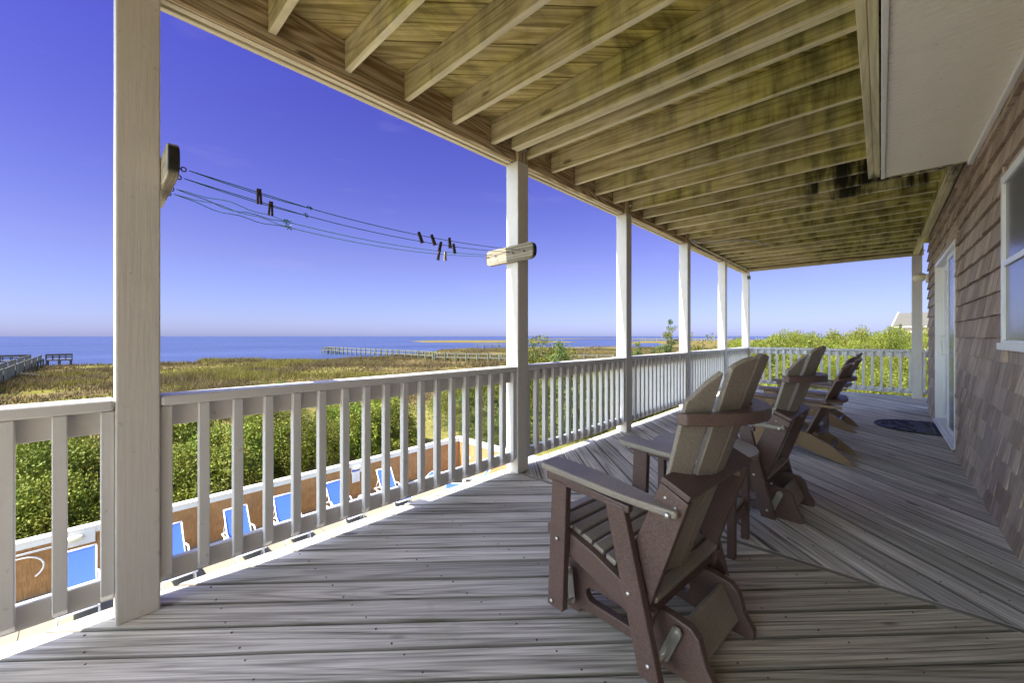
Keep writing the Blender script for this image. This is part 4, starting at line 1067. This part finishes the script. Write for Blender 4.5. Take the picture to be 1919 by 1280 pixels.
sh(mb).build('steps', M_pier, e)
p0_ = world_at(893, 245); p1_ = world_at(965, 236)
pier('far_pier', [p0_.xy, p1_.xy], -4.2, 2.0, 5, 1.0, 1.7, M_pierpost, M_pier, 'small distant pier over the water left of the clothesline post')
e = empty('breakwater', (*world_at(1290, 560).xy, -3), 'distant line of pale posts standing in the water behind the marsh', 'breakwater')
b0 = world_at(1186, 600); b1 = world_at(1372, 520)
for k in range(34):
    p = b0.lerp(b1, k/33) - Vector((*world_at(1290, 560).xy, 0)); a = MB(); a.box(p.x-.5, p.x+.5, p.y-.5, p.y+.5, -3.2, random.uniform(1.0, 2.0), 2); a.build('post', M_pier, e)
a = MB(); bb0 = b0-Vector((*world_at(1290, 560).xy, 0)); bb1 = b1-Vector((*world_at(1290, 560).xy, 0))
a.tube([(bb0.x, bb0.y, 0), (bb1.x, bb1.y, 0)], .5, 4); a.build('rail', M_pier, e)
b0 = on_plane(960, 651.5, -5.6); b1 = on_plane(1156, 653, -5.6)
a = MB(); a.tube([(b0.x, b0.y, -5.55), (b1.x, b1.y, -5.5)], .5, 6); tag(a.build('shore_bulkhead', M_pier), 'thin pale bulkhead line between the marsh and the water', 'bulkhead')

# ------------------------------------------------------------------ far house
base = world_at(1722, 92); fh = empty('distant_house', (base.x, base.y, -5), 'shingled gable house in the distance beside the far porch post', 'house')
RM = Matrix.Rotation(YAW-R(62), 4, 'Z')
def fpart(name, fn, mat): a = MB(); fn(a); return a.build(name, mat, fh)
def X(M_): return RM @ M_
fpart('wall', lambda a: a.obox(X(Matrix.Translation((2.5, 0, 4.2))), 11, 7, 8.4), M_shingle)
def gable(a):
    a.prism([(-4.1, 8.2), (4.1, 8.2), (0, 11.7)], RM @ Vector((-3.4, 0, 0)), RM @ Vector((0, 1, 0)), Vector((0, 0, 1)), RM @ Vector((11.8, 0, 0)))
M_roofg = paint('grey_roof', (.085, .08, .07), .8, .3, .2); fpart('roof', gable, M_roofg)
fpart('gable_trim', lambda a: a.prism([(-4.3, 8.1), (-4.0, 8.0), (0, 11.5), (4.0, 8.0), (4.3, 8.1), (0, 11.95)], RM @ Vector((-3.6, 0, 0)), RM @ Vector((0, 1, 0)), Vector((0, 0, 1)), RM @ Vector((.19, 0, 0))), M_conduit)
fpart('eave_trim', lambda a: a.obox(X(Matrix.Translation((2.5, -3.9, 8.25))), 11.6, .25, .3), M_vinyl)
for x in (-.5, 3.5):
    o = fpart('window', lambda a: a.obox(X(Matrix.Translation((x, -3.55, 6.3))), 1.3, .12, 1.7), M_vinyl)
    a = MB(); a.obox(X(Matrix.Translation((x, -3.63, 6.3))), 1.0, .06, 1.4); a.build('pane', M_glass, o)
fpart('balcony', lambda a: a.obox(X(Matrix.Translation((-5.2, -.5, 5.6))), 3.2, 4, .9), M_roofg)
base = world_at(1742, 42); sh_ = empty('shed', (base.x, base.y, -5), 'low white roofed building just above the far railing beside the wall', 'shed')
a = MB(); a.obox(Matrix.Translation((1.0, 0, 2.2)), 4, 4, 4.2); a.build('wall', M_pier, sh_)
a = MB(); a.prism([(-2.4, 4.3), (2.4, 4.3), (2.4, 4.45), (0, 4.95), (-2.4, 4.45)], (-1.3, 0, 0), (0, 1, 0), (0, 0, 1), (4.6, 0, 0)); a.build('roof', M_vinyl, sh_)

# ------------------------------------------------------------------ vegetation
def leaf_mesh(name, centers, radii, n, size, mat, asp=2.2, fill=.35, droop=0.0, flat=1.0):
    """n leaf-sized faces spread over many small lobes"""
    centers = np.array(centers); radii = np.array(radii)
    w_ = radii**2; idx = rng.choice(len(centers), n, p=w_/w_.sum())
    d = rng.normal(size=(n, 3)); d /= np.linalg.norm(d, axis=1)[:, None]
    rr = radii[idx]*(1-fill*rng.random(n)**1.5); P = centers[idx] + d*rr[:, None]*np.array([1, 1, flat])
    # leaf frame: direction mostly outward, random roll
    a = d*.8 + rng.normal(0, .9, (n, 3)); a[:, 2] += .12 - droop; a /= np.linalg.norm(a, axis=1)[:, None]
    b = np.cross(a, rng.normal(size=(n, 3))); b /= np.linalg.norm(b, axis=1)[:, None]
    L = size*rng.uniform(.6, 1.4, n)[:, None]; W = L/asp
    V = np.stack([P, P + a*L*.5 + b*W*.5, P + a*L, P + a*L*.5 - b*W*.5], 1)
    me = bpy.data.meshes.new(name); me.vertices.add(n*4); me.vertices.foreach_set('co', V.reshape(-1).astype(np.float32))
    me.loops.add(n*4); me.loops.foreach_set('vertex_index', np.arange(n*4, dtype=np.int32))
    me.polygons.add(n); me.polygons.foreach_set('loop_start', np.arange(0, n*4, 4, dtype=np.int32))
    at = me.attributes.new('rnd', 'FLOAT', 'FACE'); at.data.foreach_set('value', np.clip(rng.random(len(centers))[idx]*.6 + rng.random(n)*.4, 0, 1).astype(np.float32))
    me.materials.append(mat); me.update(calc_edges=True); return me
def shrub_lobes(nl, h, w_=1.0, rmin=.14, rmax=.32, skirt=.1):
    c = []; r = []
    for _ in range(nl):
        an = random.uniform(0, 6.283); el = random.random()
        z = skirt*h + (h-skirt*h)*el; prof = math.sqrt(max(.04, 1-(max(0, el-.25)/.78)**2))
        rad = w_*prof*random.uniform(.45, 1.0)**.6
        rr = random.uniform(rmin, rmax)
        c.append((math.cos(an)*(rad-rr*.4), math.sin(an)*(rad-rr*.4), z-rr*.3)); r.append(rr)
    for _ in range(5): c.append((random.uniform(-.3, .3), random.uniform(-.3, .3), h*random.uniform(.3, .7))); r.append(.42)
    return c, r
def branches(n, h, w_):
    mb = MB()
    for k in range(n):
        an = k*6.283/n+random.uniform(-.3, .3); w2 = w_*random.uniform(.4, .9); hh = h*random.uniform(.55, .95)
        pts = [(0, 0, 0), (.25*w2*math.cos(an), .25*w2*math.sin(an), hh*.35), (.65*w2*math.cos(an+.2), .65*w2*math.sin(an+.2), hh*.7), (w2*math.cos(an+.1), w2*math.sin(an+.1), hh)]
        mb.tube(pts, [.06, .045, .028, .012], 5)
    return mb
def proto(name, crown, mat_trunk, nb, h, w_, label, cat, group):
    e = empty(name, (0, 0, -50), label, cat, group)
    o = bpy.data.objects.new('crown', crown); C.objects.link(o); o.parent = e
    branches(nb, h, w_).build('trunk', mat_trunk, e); return e
PR = {}
def reg(key, *a): PR[key] = [proto(*a), False]
for k in range(3):
    c, r = shrub_lobes(44, 1.25, 1.0, .16, .36, 0.0); reg('m%d' % k, 'wax_myrtle_shrub', leaf_mesh('crown', c, r, 20000, .052, M_leaf_g, 1.8, .4), M_bark, 6, 1.1, .8, 'x', 'shrub', 'green shrubs behind the pool wall')
for k in range(4):
    c, r = shrub_lobes(30, 1.2, 1.0, .16, .38, .1); reg('y%d' % k, 'juniper_shrub', leaf_mesh('crown', c, r, 26000, .036, M_leaf_y, 2.0, .30), M_bark, 7, 1.1, .85, 'x', 'shrub', 'yellow green shrubs in the thicket')
def cone_lobes(h, w_, layers, per, r0, gap=.0):
    c = []; r = []
    for i in range(layers):
        t = i/(layers-1); z = h*(.12+.86*t); rad = w_*(1-t)**.8
        m_ = max(1, int(per*(1-t*.75)))
        for k in range(m_):
            an = random.uniform(0, 6.283)
            for q in (1.0, .6, .25):
                if q < 1 and random.random() < gap: continue
                rr = r0*(1-.55*t)*random.uniform(.7, 1.2)
                c.append((rad*q*math.cos(an), rad*q*math.sin(an), z+.10*q*random.uniform(-.4, 1)*(1-t))); r.append(rr)
    return c, r
c, r = cone_lobes(2.2, .80, 13, 9, .21, .2); reg('c0', 'cedar_tree', leaf_mesh('crown', c, r, 24000, .050, M_leaf_b, 2.6, .6), M_bark, 4, 2.0, .25, 'x', 'tree', 'cedar trees standing in the thicket')
c, r = cone_lobes(2.4, .80, 13, 8, .13, .1); reg('c1', 'cedar_tree', leaf_mesh('crown', c, r, 15000, .055, M_leaf_b, 2.8, .6), M_bark, 4, 2.2, .2, 'x', 'tree', 'cedar trees standing in the thicket')
# windswept branchy juniper
c = []; r = []
for k in range(12):
    an = random.uniform(-.5, .5) + (math.pi if k % 3 == 0 else 0); L_ = random.uniform(.7, 1.5); z0 = random.uniform(.5, 1.0)
    for t in np.linspace(.15, 1, 8): c.append((-L_*t*math.cos(an), L_*t*math.sin(an)*.6, z0+.55*t*t+random.uniform(-.03, .03))); r.append(.17*(1.1-t*.7))
reg('w0', 'windswept_juniper', leaf_mesh('crown', c, r, 9000, .06, M_leaf_y, 2.8, .7), M_bark, 8, 1.3, .9, 'x', 'tree', 'windswept junipers above the thicket')
def plant(key, x, y, z, s, sz=None, label=None, rz=None, group=None):
    pr = PR[key]; rz = random.uniform(0, 6.28) if rz is None else rz; sc = (s, s, sz or s)
    if not pr[1]:
        o = pr[0]; pr[1] = True; o.location = (x, y, z); o.rotation_euler = (0, 0, rz); o.scale = sc
    else: o = copy_tree(pr[0], loc=(x, y, z), rz=rz, scale=sc)
    if label: o['label'] = label
    if group: o['group'] = group
    return o
def gzz(x, y): return gz(math.hypot(x, y)) - .05
# hedge behind the pool wall
lab_h = 'dense green shrub in the hedge right behind the pool wall'
y = -9.0
while y < 12.5:
    for rowx, top in ((-17.9, -2.75), (-20.0, -2.35), (-22.6, -2.2)):
        xx = rowx + random.uniform(-.35, .35); yy = y + random.uniform(-.6, .6); bare = (rowx > -19 and 4.2 < yy)
        if bare: continue
        tp = top + random.uniform(-.35, .12); h_ = tp + 5.05; yel = yy > 4.5
        key = 'y%d' % random.randrange(4) if (yel and random.random() < .75) else 'm%d' % random.randrange(3)
        plant(key, xx, yy, -5.05, random.uniform(1.5, 1.8), h_/1.27, lab_h if key[0] == 'm' else 'yellow green shrub in the hedge behind the pool wall', group='hedge of green shrubs behind the pool wall' if key[0] == 'm' else 'yellow shrubs in the hedge behind the pool wall')
    y += 2.1
for (px, py, d, tp, k_) in ((880, 0, 26, -1.75, 'c0'), (920, 0, 24.5, -2.0, 'c0'), (952, 0, 23, -2.1, 'c0'), (850, 0, 29, -2.2, 'y1')):
    p = world_at(px, d); plant(k_, p.x, p.y, gzz(p.x, p.y), 2.0, (tp+5)/2.2 if k_ == 'c0' else (tp+5)/1.27, {880: 'bluish cedar behind the corner of the pool wall, left one', 920: 'bluish cedar behind the corner of the pool wall, middle one', 952: 'bluish cedar close to the clothesline post, behind the end wall', 850: 'yellow shrub left of the bluish cedars'}[px])
# thicket beyond the end wall, seen through the long railing
lab_b = 'yellow green juniper shrub in the thicket seen through the long railing'
for d in np.arange(27, 50, 2.6):
    pxs = np.arange(905, 1400, F*2.9/d)
    for px in pxs:
        px = px + random.uniform(-.4, .4)*F*2.5/d; dd = d + random.uniform(-1, 1); ylim = 694 - (px-900)*.035
        if d > 38 and px < 1150 and random.random() < .5: continue
        tp = EYE - (ylim-630 + random.uniform(0, 22))*dd/F; p = world_at(px, dd)
        h_ = tp + 5.1; 
        if h_ < 1.2: continue
        plant('y%d' % random.randrange(4) if random.random() < .75 else 'm%d' % random.randrange(3), p.x, p.y, gzz(p.x, p.y), h_/1.25*random.uniform(.62, .82), h_/1.25, lab_b, group='juniper shrubs seen through the long railing')
# thicket beyond the far railing, rising towards the back
lab_c = 'bushy yellow green shrub in the thicket beyond the far railing'
n_c = 0
for d in (19, 21.5, 24, 27, 30.5, 34.5, 39, 44, 50, 57, 65):
    px = 1385.0
    while px < 1800:
        yl = np.interp(d, [19, 24, 30, 40, 50, 65], [722, 694, 668, 643, 630, 623]) - (px-1400)*.012*min(1, d/50)*2.2
        dd = d + random.uniform(-1, 1); q_ = px + random.uniform(-.35, .35)*F*2.6/d
        tp = EYE - (yl-630 + random.uniform(-3, 14))*dd/F; p = world_at(q_, dd); h_ = tp+5.1
        wdt = random.uniform(1.6, 2.1)*(1 + .012*(d-19))
        if not (p.x > -2.8 and p.y < 12.5):
            plant('y%d' % random.randrange(4) if random.random() < .8 else 'm%d' % random.randrange(3), p.x, p.y, gzz(p.x, p.y), h_/1.25*random.uniform(.58, .78), h_/1.25, lab_c, group='shrubs in the thicket beyond the far railing'); n_c += 1
        px += F*3.3*(1+.012*(d-19))/d
def tree_at(key, px, ytop, d, s, label, rz=None):
    p = world_at(px, d); top = EYE + (630-ytop)*d/F; base = gzz(p.x, p.y); hh = {'c0': 2.25, 'c1': 2.45, 'w0': 1.65, 'y': 1.27, 'm': 1.3}[key if key in ('c0', 'c1', 'w0') else key[0]]
    plant(key, p.x, p.y, base, s, (top-base)/hh, label, rz)
tree_at('y2', 1008, 641, 27, 3.4, 'cedar with a pale rounded crown just right of the clothesline post')
tree_at('c0', 1048, 640, 25, 2.7, 'darker cedar between the clothesline post and the third post')
tree_at('c1', 1257, 597, 33, 2.9, 'tall pointed cedar rising above the horizon left of the fourth post')
tree_at('c1', 1196, 640, 30, 2.8, 'small cedar just right of the third post')
tree_at('c0', 1224, 652, 31, 1.9, 'small thin cedar in front of the marsh pond')
tree_at('w0', 1372, 617, 24, 2.2, 'windswept juniper with a bare arm left of the corner post', 0.3)
tree_at('w0', 1425, 618, 22, 2.4, 'windswept juniper leaning right of the corner post', .2)
tree_at('y0', 1478, 627, 48, 3.0, 'rounded yellow green juniper on the skyline, leftmost')
tree_at('y2', 1520, 629, 46, 2.2, 'rounded yellow green juniper on the skyline, second')
tree_at('w0', 1580, 619, 40, 2.3, 'windswept juniper in the middle of the far skyline', 1.0)
tree_at('m1', 1608, 620, 55, 3.0, 'flat topped dark juniper on the skyline')
tree_at('w0', 1652, 616, 42, 1.6, 'small spiky juniper on the skyline', 2.2)
tree_at('c1', 1688, 606, 44, 2.4, 'spiky cedar in front of the distant house')
tree_at('y1', 1672, 622, 40, 2.6, 'large yellow green juniper below the distant house')
tree_at('y3', 1735, 632, 46, 2.6, 'green shrub between the far post and the house wall')
for px, d, s in ((495, 46, .5), (530, 44, .7), (880, 52, .9), (860, 55, .8), (942, 60, .9)):
    p = world_at(px, d); plant('y%d' % random.randrange(4), p.x, p.y, gzz(p.x, p.y), s*1.6, s*1.9, {495: 'tiny green bush alone in the marsh above the near rail', 530: 'small upright green bush in the marsh beside the tiny one', 880: 'low green bush in the marsh left of the clothesline post', 860: 'low green bush in the marsh, farther left', 942: 'dark bush touching the left edge of the clothesline post'}[px])
for k_, v in list(PR.items()):
    if not v[1]:
        for ch in list(v[0].children): bpy.data.objects.remove(ch)
        bpy.data.objects.remove(v[0])
# dry litter between the hedge and the wall
